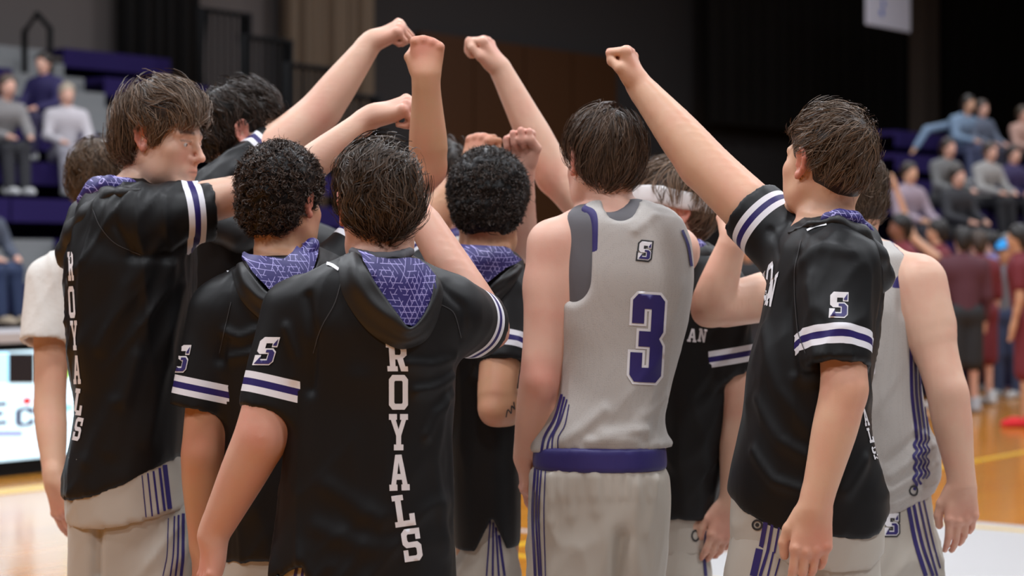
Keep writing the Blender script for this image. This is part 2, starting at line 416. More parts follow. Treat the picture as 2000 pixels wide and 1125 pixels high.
for i in range(4):
    a, b = ta+(tb_-ta)*i/4+.02, ta+(tb_-ta)*(i+1)/4-.02; MB().box(W(a, WB-.12, .0), UD*(b-a), ND*.1, ZV*5.38).build('panel_leaf', M_BRN, pn)
MB().box(W(onw(1806, WB-1.2), WB-1.2, 3.6), UD*.75, ND*.4, ZV*7).build('trim_8', mat('beige_column_paint', (.10, .075, .06), .8))['kind'] = 'structure'

# bleachers
M_SEAT = mat('purple_bench_plastic', (.018, .010, .072), .8, Specular_IOR_Level=.15); M_RISE = mat('dark_purple_riser', (.007, .004, .026), .8, Specular_IOR_Level=.15); M_STEP = mat('grey_aisle_step', (.19, .195, .20), .6); M_DKST = mat('black_bleacher_steel', (.01, .01, .012), .6)
RW, RZ = 2.0, .45
def row(i, rw=RW): return rw+.8*i, RZ+.42*i
def bleachers(label, t0f, t1, n, aisles, rw=RW, i0=0):
    b = empty('bleachers', W((t0f(rw)+t1)/2, rw), label, 'bleachers')
    for i in range(i0, n):
        w_, z = row(i, rw); t0 = t0f(w_)
        MB().box(W(t0, w_+.30, 0), UD*(t1-t0), ND*.5, ZV*(z-.12)).build('riser', M_RISE, b)
        seg = [t0]+[x for a in aisles if a[2] <= i <= a[3] for x in (a[0], a[1])]+[t1]
        for k in range(0, len(seg), 2):
            L = seg[k+1]-seg[k]; nb = max(1, int(round(L/2.4)))
            for j in range(nb):
                s = MB().box(W(seg[k]+L*j/nb+.015, w_-.12, z-.07), UD*(L/nb-.03), ND*.42, ZV*.07); s.box(W(seg[k]+L*j/nb+.015, w_-.12, z-.24), UD*(L/nb-.03), ND*.03, ZV*.17); s.build('bench', M_SEAT, b)
    for a0, a1, i0, i1 in aisles:
        for i in range(i0, i1+1):
            w_, z = row(i, rw)
            for h in (0, 1): MB().box(W(a0, w_-.14+.4*h, z-.42+.21*h), UD*(a1-a0), ND*.44, ZV*.21).build('aisle_step', M_STEP, b)
    return b
bl = bleachers('purple bench bleachers with grey aisle steps on the left', lambda w_: -6, 9.75, 10, [(3.1, 4.2, 0, 3), (6.5, 7.9, 4, 9)])
brt = bleachers('purple bench bleachers with spectators on the right', lambda w_: onw(1735, w_), 40, 8, [], -3.2, 2)
def rail(label, t, w0, z, wd=1.1, h=1.15):
    r = empty('guard_rail', W(t, w0, z), label, 'railing', 'guard rails stepping down beside the left bleachers')
    f = MB().tube([W(t, w0, z), W(t, w0, z+h), W(t+wd, w0, z+h), W(t+wd, w0, z)], .075); f.build('frame', M_STEEL, r, smooth=True)
    for i in range(1, 7): MB().tube([W(t+wd*i/7, w0, z), W(t+wd*i/7, w0, z+h)], .028, 6).build('baluster', M_STEEL, r, smooth=True)
for k, nm in enumerate(('highest', 'second highest', 'third', 'lowest')):
    w_, z = row(8-k); rail('black steel guard rail with upright bars, %s of four behind the left players' % nm, 9.86, w_+.2, z-.55, wd=.85, h=1.62)
hr = empty('handrail', W(7.1, row(8)[0], row(8)[1]), 'dark curved aisle handrail near the top of the left bleachers', 'railing')
w8, z8 = row(8); MB().tube([W(7.15, w8, z8-.2), W(7.15, w8, z8+.55), W(7.15, w8+.25, z8+.75), W(7.15, w8+.5, z8+.55), W(7.15, w8+.5, z8-.1)], .04).build('rail_tube', M_STEEL, hr, smooth=True)

# ------------------------------------------------------------------ anatomy
def frame(fwd, lean=0.):
    f = unit(fwd); up = np.array([lean, 0, 1.]); r = unit(np.cross(f, up)); u = np.cross(r, f)
    return np.stack([r, f, u], 1)                                 # columns: right, forward, up

def head(fl, c, R, S=1.0, face=True):
    T = lambda x, y, z: c+R@(np.array([x, y, z])*S)
    E = lambda p, r, k, neg=False: fl.ell(T(*p), [v*S for v in r], R, k, neg)
    Cn = lambda a, b, ra, rb, k, **kw: fl.cone(T(*a), T(*b), ra*S, rb*S, k, **kw)
    E((0, -.014, .036), (.075, .097, .086), .02)
    E((0, .026, -.02), (.0635, .070, .090), .03)
    E((0, -.05, -.03), (.055, .045, .05), .03)
    for s in (-1, 1):
        Cn((s*.053, -.002, -.052), (s*.045, .03, -.082), .018, .018, .03); Cn((s*.045, .03, -.082), (s*.012, .076, -.106), .018, .017, .03)
        E((s*.047, .055, -.022), (.022, .024, .02), .025); E((s*.040, .045, -.058), (.024, .03, .03), .025)
    E((0, .081, -.104), (.021, .017, .016), .02)
    if face:
        for s in (-1, 1):
            Cn((s*.012, .089, .021), (s*.048, .074, .021), .009, .008, .014)
            E((s*.032, .101, -.001), (.021, .016, .0125), .012, True)
            E((s*.032, .078, -.001), (.0135, .013, .012), .003)
            Cn((s*.017, .0925, .0052), (s*.047, .080, .0022), .0045, .0036, .005)
            Cn((s*.019, .090, -.0095), (s*.046, .079, -.009), .0032, .003, .006)
            E((s*.013, .100, -.037), (.0085, .011, .0085), .007)
        Cn((0, .089, .014), (0, .118, -.029), .0078, .0088, .010)
        E((0, .119, -.032), (.0110, .0105, .0092), .007)
        E((0, .089, -.067), (.026, .016, .018), .018)
        for s in (-1, 1):
            Cn((0, .1045, -.0615), (s*.021, .092, -.0655), .0052, .003, .004)
            Cn((0, .1035, -.0735), (s*.018, .092, -.0695), .0062, .003, .004)
    for s in (-1, 1):                                              # ears
        e = lambda y, z, x=.081: (s*x, y, z)
        rim = [e(.006, .002, .077), e(.008, .020, .081), e(-.004, .034, .085), e(-.018, .031, .089), e(-.024, .014, .090), e(-.020, -.008, .087), e(-.010, -.022, .083), e(.000, -.030, .080), e(.006, -.022, .077)]
        E((s*.078, -.008, .004), (.006, .019, .030), .006)
        for i in range(len(rim)-1): Cn(rim[i], rim[i+1], .0052, .0052, .004)
        E((s*.085, -.006, -.002), (.0075, .009, .013), .004, True)
        E((s*.0835, .000, -.027), (.005, .008, .009), .006)
        E((s*.080, .008, -.004), (.004, .005, .007), .004)

FLEX = {'fist': [(78, 178, 240)]*4, 'loose': [(60, 140, 190), (66, 150, 200), (70, 156, 205), (72, 160, 208)],
        'relax': [(12, 34, 48), (18, 44, 60), (22, 52, 70), (26, 58, 78)], 'open': [(6, 16, 24)]*4}
THUMB = {'fist': [(.026, .022, -.012), (.046, .052, -.026), (.034, .078, -.044), (.006, .080, -.050)],
         'loose': [(.026, .022, -.012), (.047, .055, -.024), (.046, .088, -.034), (.034, .112, -.036)],
         'relax': [(.026, .020, -.010), (.047, .050, -.020), (.053, .080, -.028), (.048, .106, -.036)],
         'open': [(.026, .020, -.010), (.052, .048, -.014), (.064, .078, -.020), (.066, .104, -.024)]}
def hand(fl, W, y, z, side, pose, sc=1.0):
    """side 'R' or 'L'; y along the hand, z out of its back. Returns knuckle points."""
    y = unit(y); z = unit(z-y*(z@y)); x = np.cross(z, y) if side == 'R' else np.cross(y, z)
    T = lambda a, b, c: W+(x*a+y*b+z*c)*sc
    lx = (.0325, .011, -.0105, -.0305); ly = (.090, .094, .089, .079)
    LN = ((.043, .027, .021), (.047, .030, .022), (.044, .028, .021), (.034, .021, .019)); rr = (.0102, .0104, .0100, .0088)
    kn = []
    fl.cone(W-y*.02, T(0, .02, -.002), .026*sc, .029*sc, .02, flat=z, fs=.78)
    for i in range(4):
        fl.cone(T(lx[i]*.55, .012, -.002), T(lx[i], ly[i], -.004), .018*sc, .0138*sc, .014)
    fl.ell(T(0, .05, -.013), [.037*sc, .044*sc, .017*sc], np.stack([x, y, z], 1), .014)
    fl.ell(T(.026, .036, -.017), [.016*sc, .030*sc, .015*sc], np.stack([x, y, z], 1), .014)
    for i in range(4):
        p = T(lx[i], ly[i], -.003); kn.append(p); r = rr[i]*sc
        fl.ell(T(lx[i], ly[i]-.002, .004), [.0098*sc]*3, None, .005)
        for j in range(3):
            t = math.radians(FLEX[pose][i][j]); q = p+(y*math.cos(t)-z*math.sin(t))*LN[i][j]*sc
            r2 = r*(.94 if j < 2 else .86); fl.cone(p, q, r, r2, .004 if j == 0 else .0012); p, r = q, r2
            if j < 2: kn.append(p)
    th = [T(*t) for t in THUMB[pose]]
    for i in range(3): fl.cone(th[i], th[i+1], (.0165, .0128, .0118)[i]*sc, (.0128, .0118, .0100)[i]*sc, (.014, .005, .004)[i])
    return kn

# ------------------------------------------------------------------ hair
def vol_sdf(vol, p, k=.035):
    best = None; grad = None
    for c, r in vol:
        q = p-np.array(c); r = np.array(r); k0 = np.sqrt(((q/r)**2).sum(1))+1e-6; k1 = np.sqrt(((q/r**2)**2).sum(1))+1e-6
        d = k0*(k0-1)/k1; g = (q/r**2)/k1[:, None]
        if best is None: best, grad = d, g
        else:
            h = np.clip(.5+.5*(best-d)/k, 0, 1); grad = unit_rows(grad*(1-h)[:, None]+g*h[:, None]); best = best*(1-h)+d*h-k*h*(1-h)
    return best, grad

def hair(name, c, R, S, spec, parent, base):
    sp = dict(o=.016, nape=-.075, front=.068, side=.016, L=(.07, .11), guides=300, kids=14, width=.0016, lift=.006, wave=.004, wfreq=30, gravity=.5, whorl=(.01, -.07, .12),
              col=(.018, .011, .007), tip=(.12, .075, .045), clump=.75, spread=.012, kind='strand', capo=0., part=None, sideo=None, vols=None, noise=.5, seed=1, fringe=0., steps=9, lump=.004, over=.010, nscale=15., fade=None, taper=0.)
    sp.update(spec); o = sp['o']; g = np.random.default_rng(sp['seed'])
    so = o if sp['sideo'] is None else sp['sideo']
    vol = sp['vols'] or [((0, -.014, .036+o*.25), (.075+so, .097+o*.9, .086+o*.8)), ((0, -.055, -.02), (.052+so, .045+o*.8, .055))]
    yk = np.array([-.14, -.05, -.034, -.026, -.014, .006, .014, .022, .032, .044, .056, .075, .13]); f_, s_, n_ = sp['front'], sp['side'], sp['nape']
    zk = np.array([n_, n_, max(n_, -.045), -.008+s_, .034+s_, .034+s_, -.004+s_, -.014+s_, -.008+s_, .014+s_, .04, f_-.010, f_])
    zl = lambda y: np.interp(y, yk, zk)
    # cap
    rad = .14+o; fl = Field((-rad, -rad-.02, -.14), (rad, rad+.02, rad+.03), .0065)
    sl = tuple(slice(0, len(a)) for a in fl.ax)
    G = np.stack(np.meshgrid(*fl.ax, indexing='ij'), -1).reshape(-1, 3)
    d, _ = vol_sdf(vol, G); d = d-sp['capo']+sp['lump']*((noise(G*38)-.5)*2 if sp['kind'] != 'curl' else (noise(G*55)-.5)*1.6+(noise(G*130+7)-.5)*1.4)
    d = np.maximum(d, (zl(G[:, 1])-G[:, 2]+.012*(noise(G*70)-.5))*.8)
    d = np.maximum(d, -(vol_sdf([((0, -.010, .02), (.0665, .088, .085))], G)[0]))
    fl.D = d.reshape(fl.D.shape).astype(np.float32); V, Q = fl.mesh(1)
    capn = len(V)
    # guides
    n = sp['guides']*4; u = g.normal(size=(n, 3)); u /= np.linalg.norm(u, axis=1)[:, None]
    p = np.array([0, -.02, .03])+u*.2
    for _ in range(12):
        dd, gr = vol_sdf(vol, p); p = p-gr*dd[:, None]
    p = p[(p[:, 2] > zl(p[:, 1])+.002) & ~((np.abs(p[:, 0]) > .05) & (p[:, 1] > -.022) & (p[:, 1] < .012) & (p[:, 2] < s_+.03))][:sp['guides']]; n = len(p); W = np.array(sp['whorl'])
    if sp['fade'] is not None:
        zl0 = zl; zl = lambda y: np.maximum(zl0(y), sp['fade'][0]+sp['fade'][1]*y); p = p[p[:, 2] > zl(p[:, 1])]; n = len(p)
    steps = sp['steps']; paths = [p]; L = g.uniform(*sp['L'], n)
    if sp['kind'] == 'curl':
        steps = 13; dd, nr = vol_sdf(vol, p); a = unit_rows(np.cross(nr, g.normal(size=(n, 3)))); b = np.cross(nr, a)
        ph = g.uniform(0, 6.28, n); fr = g.uniform(.8, 1.3, n)*sp['wfreq']; rad_ = g.uniform(.6, 1.2, n)*sp['wave']; ax = unit_rows(nr*sp['lift']+(a*np.cos(ph)[:, None]+b*np.sin(ph)[:, None])*(1-sp['lift']) + np.array([0, 0, -.25]))
        e1 = unit_rows(np.cross(ax, nr+.01)); e2 = np.cross(ax, e1); paths = []
        for i in range(steps):
            t = i/(steps-1); an = ph+fr*t
            paths.append(p-nr*.006+ax*(L*t)[:, None]+(e1*np.cos(an)[:, None]+e2*np.sin(an)[:, None])*(rad_*min(1, .3+t*1.5))[:, None])
    else:
        dirp = None; ns = g.normal(size=(n, 3)); ph = g.uniform(0, 6.28, n)
        liftn = g.random(n)**2*sp['lift']
        for i in range(1, steps):
            dd, nr = vol_sdf(vol, p); t = i/(steps-1)
            fl_ = unit_rows(p-W)
            if sp['part'] is not None: fl_ = unit_rows(fl_+np.array(sp['part'])*1.2)
            nz = np.stack([noise(p*sp['nscale']+k*17.3+sp['seed']*5) for k in range(3)], 1)-.5
            v = fl_+np.array([0, 0, -sp['gravity']])+nz*sp['noise']*2+ns*.12
            if sp['fringe']: v = v+((p[:, 1] > .05)[:, None])*np.array([.5, .1, -1.])*sp['fringe']
            v = v-nr*((v*nr).sum(1))[:, None]; v = unit_rows(v)
            if dirp is not None: v = unit_rows(v+dirp*1.3)
            v = v-nr*((v*nr).sum(1))[:, None]
            side = np.cross(nr, v); wv = np.cos(ph+t*sp['wfreq']*.2)*sp['wave']
            p = p+v*(L/(steps-1))[:, None]+side*(wv)[:, None]
            d2, n2 = vol_sdf(vol, p); tgt = liftn*math.sin(min(t*1.3, 1)*1.57)+.001
            below = p[:, 2] < n_-.005
            corr = (d2-tgt)*np.where(below & (d2 > 0), .35, 1.)
            p = p-n2*corr[:, None]; dirp = v; paths.append(p)
    PT = np.stack(paths, 1)
    if sp['kind'] != 'curl':                                       # hair ends a little past the hairline
        ov = sp['over']*g.uniform(.4, 1.3, n); ov = np.where(PT[:, 0, 1] > .045, ov+sp['fringe']*.03*g.uniform(.3, 1.2, n), ov)
        bel = PT[:, :, 2] < zl(PT[:, :, 1])-ov[:, None]; lim = np.where(bel.any(1), np.maximum(bel.argmax(1), 1.2), steps-1)
        tq = np.linspace(0, 1, steps)[None, :]*lim[:, None]; i0 = np.minimum(tq.astype(int), steps-2); fr_ = (tq-i0)[..., None]; ar = np.arange(n)[:, None]
        PT = PT[ar, i0]*(1-fr_)+PT[ar, i0+1]*fr_
                                          # n, steps, 3
    k = sp['kids']; off = g.normal(size=(n, k, 3))*sp['spread']; ts = np.linspace(0, 1, steps)
    cl = (1-sp['clump']*ts)[None, None, :, None]
    CH = PT[:, None]+off[:, :, None, :]*cl+g.normal(size=(n, k, 1, 3))*.0025*ts[None, None, :, None]
    flw = g.random((n, k)) < .04; CH += (flw[:, :, None, None])*g.normal(size=(n, k, 1, 3))*.012*(ts**2)[None, None, :, None]
    if sp['kind'] != 'curl':
        q = CH.reshape(-1, 3); dd, nr = vol_sdf(vol, q); under = np.minimum(dd-.0005, 0); q = q-nr*under[:, None]; over = np.maximum(dd-sp['lift']*1.6-.004, 0); q = q-nr*(over*.7)[:, None]; CH = q.reshape(CH.shape)
    CH = CH.reshape(-1, steps, 3); N = len(CH)
    tg = np.gradient(CH, axis=1); _, nr = vol_sdf(vol, CH.reshape(-1, 3)); nr = nr.reshape(CH.shape)
    wd = unit_rows(np.cross(tg.reshape(-1, 3), nr.reshape(-1, 3)+(.6*g.normal(size=(N, 1, 3))+np.zeros((1, steps, 1))).reshape(-1, 3))).reshape(CH.shape)
    wid = sp['width']*(g.uniform(.6, 1.3, (N, 1, 1)))*np.interp(ts, [0, .3, .7, 1], [.7, 1, .85, .15])[None, :, None]
    A, B = CH-wd*wid*.5, CH+wd*wid*.5
    SV = np.stack([A, B], 2).reshape(-1, 3); b0 = capn+np.arange(N)[:, None]*steps*2+np.arange(steps-1)[None, :]*2
    SQ = np.stack([b0, b0+1, b0+3, b0+2], -1).reshape(-1, 4)
    V = np.concatenate([V, SV]); V[:, 0] *= 1-sp['taper']*np.clip((-.03-V[:, 2])/.08, 0, 1)**1.2; Wd = c+(V*S)@R.T
    rn = np.concatenate([np.zeros(capn), np.repeat(g.random(N)**1.6, steps*2)]); tt = np.concatenate([np.zeros(capn), np.tile(np.repeat(ts, 2), N)])
    return mkmesh('hair', Wd, np.concatenate([Q, SQ]), hair_mat(sp['col'], sp['tip'], sp.get('rough', .4)), parent, base, {'rnd': rn, 'tt': tt})
def unit_rows(v): return v/(np.linalg.norm(v, axis=1)[:, None]+1e-9)

# ------------------------------------------------------------------ prints laid on cloth
class Surf:
    def __init__(s, V, Q): s.V, s.Q = V, Q; s.t = BVHTree.FromPolygons(V.tolist(), Q.tolist())
    def hit(s, px, py):
        o = Vector((0, 0, CZ)); d = Vector(P(px, py, 1.)-np.array([0, 0, CZ])).normalized()
        h, n, i, ds = s.t.ray_cast(o, d)
        if h is None: return None
        if n.dot(d) > 0: n = -n
        return np.array(h), np.array(n)
def lay(name, surf, pts, tris, mat_, parent, base, off=.0015, jump=.05):
    """pts: pixels; the cloth point under each one, lifted by off"""
    H = [surf.hit(*p) for p in pts]; V = []; ix = {}
    for i, h in enumerate(H):
        if h is not None: ix[i] = len(V); V.append(h[0]+h[1]*off)
    T = []
    for t in tris:
        if all(i in ix for i in t):
            a = [ix[i] for i in t]; y = [V[i][1] for i in a]
            if max(y)-min(y) < jump: T.append(a)
    if not T: print('lay: nothing hit for', name); return None
    return mkmesh(name, np.array(V), np.array(T), mat_, parent, base)
def fill(loops, step):
    """triangulate pixel loops (even-odd) with inner points every step px"""
    pts, ed = [], []
    for L in loops:
        b = len(pts); dens = []
        for i in range(len(L)):
            a, c = np.array(L[i], float), np.array(L[(i+1) % len(L)], float); n = max(1, int(np.linalg.norm(c-a)/step))
            dens += [a+(c-a)*j/n for j in range(n)]
        pts += dens; ed += [(b+i, b+(i+1) % len(dens)) for i in range(len(dens))]
    A = np.array(pts); lo, hi = A.min(0), A.max(0)
    def inside(q):
        r = False
        for L in loops:
            for i in range(len(L)):
                (x1, y1), (x2, y2) = L[i], L[(i+1) % len(L)]
                if (y1 > q[1]) != (y2 > q[1]) and q[0] < (x2-x1)*(q[1]-y1)/(y2-y1)+x1: r = not r
        return r
    for x in np.arange(lo[0]+step*.5, hi[0], step):
        for y in np.arange(lo[1]+step*.5, hi[1], step):
            if inside((x, y)) and np.min(np.hypot(A[:, 0]-x, A[:, 1]-y)) > step*.4: pts.append(np.array([x, y]))
    v, e, f, *_ = delaunay_2d_cdt([Vector(p) for p in pts], ed, [], 0, 1e-4)
    v = [tuple(p) for p in v]
    return v, [t for t in f if len(t) == 3 and inside((sum(v[i][0] for i in t)/3, sum(v[i][1] for i in t)/3))]
def strip(lines, width, step=10):
    """pixel polylines -> ribbon points and triangles; width number or per-line list"""
    pts, tr = [], []
    for li, L in enumerate(lines):
        wv = width[li] if isinstance(width, (list, tuple)) else width
        L = [np.array(p, float) for p in L]; s = np.concatenate([[0], np.cumsum([np.linalg.norm(L[i+1]-L[i]) for i in range(len(L)-1)])])
        n = max(2, int(s[-1]/step)+1); q = np.linspace(0, s[-1], n); A = np.array(L)
        C = np.stack([pchip(q, s, A[:, 0]), pchip(q, s, A[:, 1])], 1) if len(L) > 2 else np.stack([np.interp(q, s, A[:, 0]), np.interp(q, s, A[:, 1])], 1)
        t = np.gradient(C, axis=0); t /= np.linalg.norm(t, axis=1)[:, None]+1e-9; nn = np.stack([-t[:, 1], t[:, 0]], 1)
        b = len(pts)
        for i in range(n): pts += [C[i]-nn[i]*wv/2, C[i], C[i]+nn[i]*wv/2]
        for i in range(n-1):
            for j in (0, 1):
                a = b+i*3+j; tr += [(a, a+1, a+4), (a, a+4, a+3)]
    return pts, tr
def grow_loop(L, w):
    """miter offset of a closed loop"""
    n = len(L); A = np.array(L, float); ar = sum(A[i, 0]*A[(i+1) % n, 1]-A[(i+1) % n, 0]*A[i, 1] for i in range(n)); sg = 1 if ar > 0 else -1; out = []
    for i in range(n):
        a, b = A[i]-A[i-1], A[(i+1) % n]-A[i]; a /= np.linalg.norm(a)+1e-9; b /= np.linalg.norm(b)+1e-9
        na, nb = np.array([a[1], -a[0]])*sg, np.array([b[1], -b[0]])*sg; m = na+nb; m /= max(np.linalg.norm(m), 1e-6)
        out.append(A[i]+m*w/max(.45, m@na))
    return [tuple(p) for p in out]
# block letters, unit box, y down
def _o(*p): return list(p)
GLY = {
 'R': [_o((0,0),(.72,0),(.95,.1),(.95,.42),(.78,.54),(.88,.82),(1,.82),(1,1),(.66,1),(.5,.58),(.40,.58),(.40,.82),(.5,.82),(.5,1),(0,1),(0,.82),(.13,.82),(.13,.18),(0,.18)), _o((.40,.17),(.62,.17),(.68,.24),(.68,.36),(.62,.42),(.40,.42))],
 'O': [_o((.18,0),(.82,0),(1,.13),(1,.87),(.82,1),(.18,1),(0,.87),(0,.13)), _o((.32,.17),(.68,.17),(.72,.21),(.72,.79),(.68,.83),(.32,.83),(.28,.79),(.28,.21))],
 'Y': [_o((0,0),(.42,0),(.42,.16),(.36,.16),(.5,.42),(.66,.16),(.58,.16),(.58,0),(1,0),(1,.16),(.9,.16),(.64,.6),(.64,.84),(.76,.84),(.76,1),(.26,1),(.26,.84),(.38,.84),(.38,.6),(.1,.16),(0,.16))],
 'A': [_o((.34,0),(.66,0),(.9,.83),(1,.83),(1,1),(.6,1),(.6,.83),(.66,.83),(.63,.7),(.37,.7),(.34,.83),(.4,.83),(.4,1),(0,1),(0,.83),(.1,.83)), _o((.5,.22),(.58,.54),(.42,.54))],
 'L': [_o((0,0),(.55,0),(.55,.17),(.42,.17),(.42,.82),(.74,.82),(.74,.62),(1,.62),(1,1),(0,1),(0,.83),(.14,.83),(.14,.17),(0,.17))],
 'S': [_o((.2,0),(1,0),(1,.34),(.74,.34),(.74,.17),(.34,.17),(.28,.21),(.28,.36),(.34,.41),(.82,.41),(1,.52),(1,.86),(.8,1),(0,1),(0,.64),(.26,.64),(.26,.83),(.66,.83),(.72,.79),(.72,.62),(.66,.58),(.18,.58),(0,.46),(0,.13))],
 'N': [_o((0,0),(.36,0),(.68,.56),(.68,.16),(.58,.16),(.58,0),(1,0),(1,.16),(.9,.16),(.9,1),(.68,1),(.32,.4),(.32,.84),(.42,.84),(.42,1),(0,1),(0,.84),(.1,.84),(.1,.16),(0,.16))],
 'T': [_o((0,0),(1,0),(1,.34),(.8,.34),(.8,.17),(.64,.17),(.64,.83),(.78,.83),(.78,1),(.22,1),(.22,.83),(.36,.83),(.36,.17),(.2,.17),(.2,.34),(0,.34))],
 'E': [_o((0,0),(1,0),(1,.17),(.3,.17),(.3,.41),(.85,.41),(.85,.59),(.3,.59),(.3,.83),(1,.83),(1,1),(0,1))],
 'C': [_o((.2,0),(.8,0),(1,.14),(1,.36),(.7,.36),(.7,.17),(.3,.17),(.3,.83),(.7,.83),(.7,.64),(1,.64),(1,.86),(.8,1),(.2,1),(0,.86),(0,.14))],
 '3': [_o((.16,0),(.84,0),(1,.07),(1,.42),(.88,.5),(1,.58),(1,.92),(.84,1),(.16,1),(0,.92),(0,.665),(.38,.665),(.38,.835),(.60,.835),(.60,.595),(.24,.595),(.24,.42),(.60,.42),(.60,.165),(.38,.165),(.38,.335),(0,.335),(0,.07))]}
# the two-tone S emblem: light upper hook, purple lower hook with a pointed tail
EMB_ALL = [_o((.22,0),(1,0),(1,.36),(.72,.36),(.72,.22),(.40,.22),(.40,.40),(.82,.40),(1,.52),(1,.88),(.84,1),(0,1),(0,.64),(.30,.64),(.30,.78),(.62,.78),(.62,.60),(.20,.60),(.04,.50),(.04,.14))]
EMB_LO = [_o((.50,.45),(.80,.45),(.95,.55),(.95,.86),(.82,.955),(.07,.955),(.30,.69),(.34,.83),(.67,.83),(.67,.55),(.50,.55))]
EMB_TIP = [_o((.95,.06),(.95,.31),(.77,.31),(.77,.25))]
def place(loops, quad):
    """unit box -> pixel quad (tl, tr, br, bl)"""
    tl, tr, br, bl = (np.array(q, float) for q in quad)
    return [[tuple((tl*(1-x)+tr*x)*(1-y)+(bl*(1-x)+br*x)*y) for x, y in L] for L in loops]
def box_quad(cx, cy, w, h, rot=0., shear=0.):
    c, s = math.cos(math.radians(rot)), math.sin(math.radians(rot)); out = []
    for x, y in ((-.5, -.5), (.5, -.5), (.5, .5), (-.5, .5)):
        X, Y = x*w-shear*y*h, y*h; out.append((cx+X*c-Y*s, cy+X*s+Y*c))
    return out
def letter(ch, surf, quad, parent, base, m=None, name='lettering', outline=None, om=None, step=7):
    L = place(GLY[ch], quad)
    if outline:
        big = [grow_loop(L[0], outline)]+L[1:]; v, t = fill(big, step); lay(name+'_outline', surf, v, t, om, parent, base, .0012)
    v, t = fill(L, step); return lay(name, surf, v, t, m or M_WPRINT, parent, base, .0024 if outline else .0015)
def emblem(surf, quad, parent, base, rim=None, step=6):
    L = place(EMB_ALL, quad)
    if rim is not None:
        v, t = fill([grow_loop(L[0], 3.2)], step); lay('emblem_rim', surf, v, t, rim, parent, base, .0010)
    v, t = fill(L, step); lay('emblem', surf, v, t, M_WPRINT, parent, base, .0018)
    for q in (EMB_LO, EMB_TIP):
        v, t = fill(place(q, quad), step); lay('emblem_shade', surf, v, t, M_PPRINT, parent, base, .0027)

# ------------------------------------------------------------------ a person
def stations(rows, d, tb):
    """rows of py, xl, xr (pixels at depth d); tb: half thickness list against py or number; optional 4th = depth shift"""
    out = []
    for r in rows:
        py, xl, xr = r[:3]; dd = r[3] if len(r) > 3 else 0.; p = P((xl+xr)/2, py, d+dd)
        b = tb if isinstance(tb, (int, float)) else float(np.interp(py, [t[0] for t in tb], [t[1] for t in tb]))
        a = (xr-xl)/2*d/F
        out.append((p[2], p[0], p[1], a, min(b, max(a*1.3, .05))))
    return out
FOLDN = 0
def folds(V, Q, amp, seed, mask=None, strokes=(), surf=None, d=4.5):
    N = vnormals(V, Q); s = seed*13.7
    w1 = noise(V*np.array([3, 3, 2.])+s)-.5; w2 = noise(V*np.array([4, 4, 3.])+s+9)-.5
    q = V.copy(); q[:, 0] += w1*.25; q[:, 1] += w2*.2; q[:, 2] += w1*.3
    n1 = noise(q*np.array([17, 17, 2.2])+s); n2 = noise((q@np.array([[.8, 0, .6], [0, 1, 0], [-.6, 0, .8]]))*np.array([19, 15, 3.])+s+31)
    n3 = noise(V*np.array([30, 30, 9.])+s+3)
    sh_ = lambda n: np.maximum(0, 1-np.abs(2*n-1)*1.7)**1.6
    gate = np.clip(noise(V*np.array([5, 5, 4.])+s+77)*2.2-.55, 0, 1)
    r = (1.2*sh_(n1)+1.0*sh_(n2))*gate+.25*n3-.35
    a = amp*r
    if mask is not None: a = a*mask(V)
    for line, am, wpx in strokes:
        pts = [surf.hit(*p) for p in line]; pts = [p[0] for p in pts if p is not None]
        if len(pts) < 2: continue
        pts = np.array(pts); best = np.full(len(V), 9.); wm = wpx*d/F
        sel = ((V > pts.min(0)-3*wm) & (V < pts.max(0)+3*wm)).all(1)
        for i in range(len(pts)-1):
            ab = pts[i+1]-pts[i]; t = np.clip(((V[sel]-pts[i])@ab)/(ab@ab+1e-12), 0, 1)
            dd = np.linalg.norm(V[sel]-pts[i]-t[:, None]*ab, axis=1); best[sel] = np.minimum(best[sel], dd)
        a = a+am*np.exp(-(best/wm)**2)
    return (V+N*a[:, None]).astype(np.float32)

SHOE_ME = None
def shoe(parent, base, p, fwd):
    global SHOE_ME
    if SHOE_ME is None:
        fl = Field((-.08, -.16, -.01), (.08, .24, .16), .016)
        fl.cone((0, -.06, .045), (0, .12, .035), .046, .043, .02); fl.cone((0, .12, .035), (0, .19, .028), .043, .03, .02); fl.cone((0, -.05, .05), (0, -.03, .12), .045, .042, .03)
        g = fl.D; z = fl.ax[2][None, None, :]; fl.D = np.maximum(g, (.001-z))
        V, Q = fl.mesh(1); V[:, 2] = np.maximum(V[:, 2], 0); o = mkmesh('shoe', V, Q, M_SHOE, parent); SHOE_ME = o.data
    else:
        o = bpy.data.objects.new('shoe', SHOE_ME); COL.objects.link(o); o.parent = parent
    q = np.asarray(p)-np.asarray(base); o.location = (float(q[0]), float(q[1]), 0.); o.rotation_euler = (0, 0, math.atan2(-fwd[0], fwd[1]))
    return o

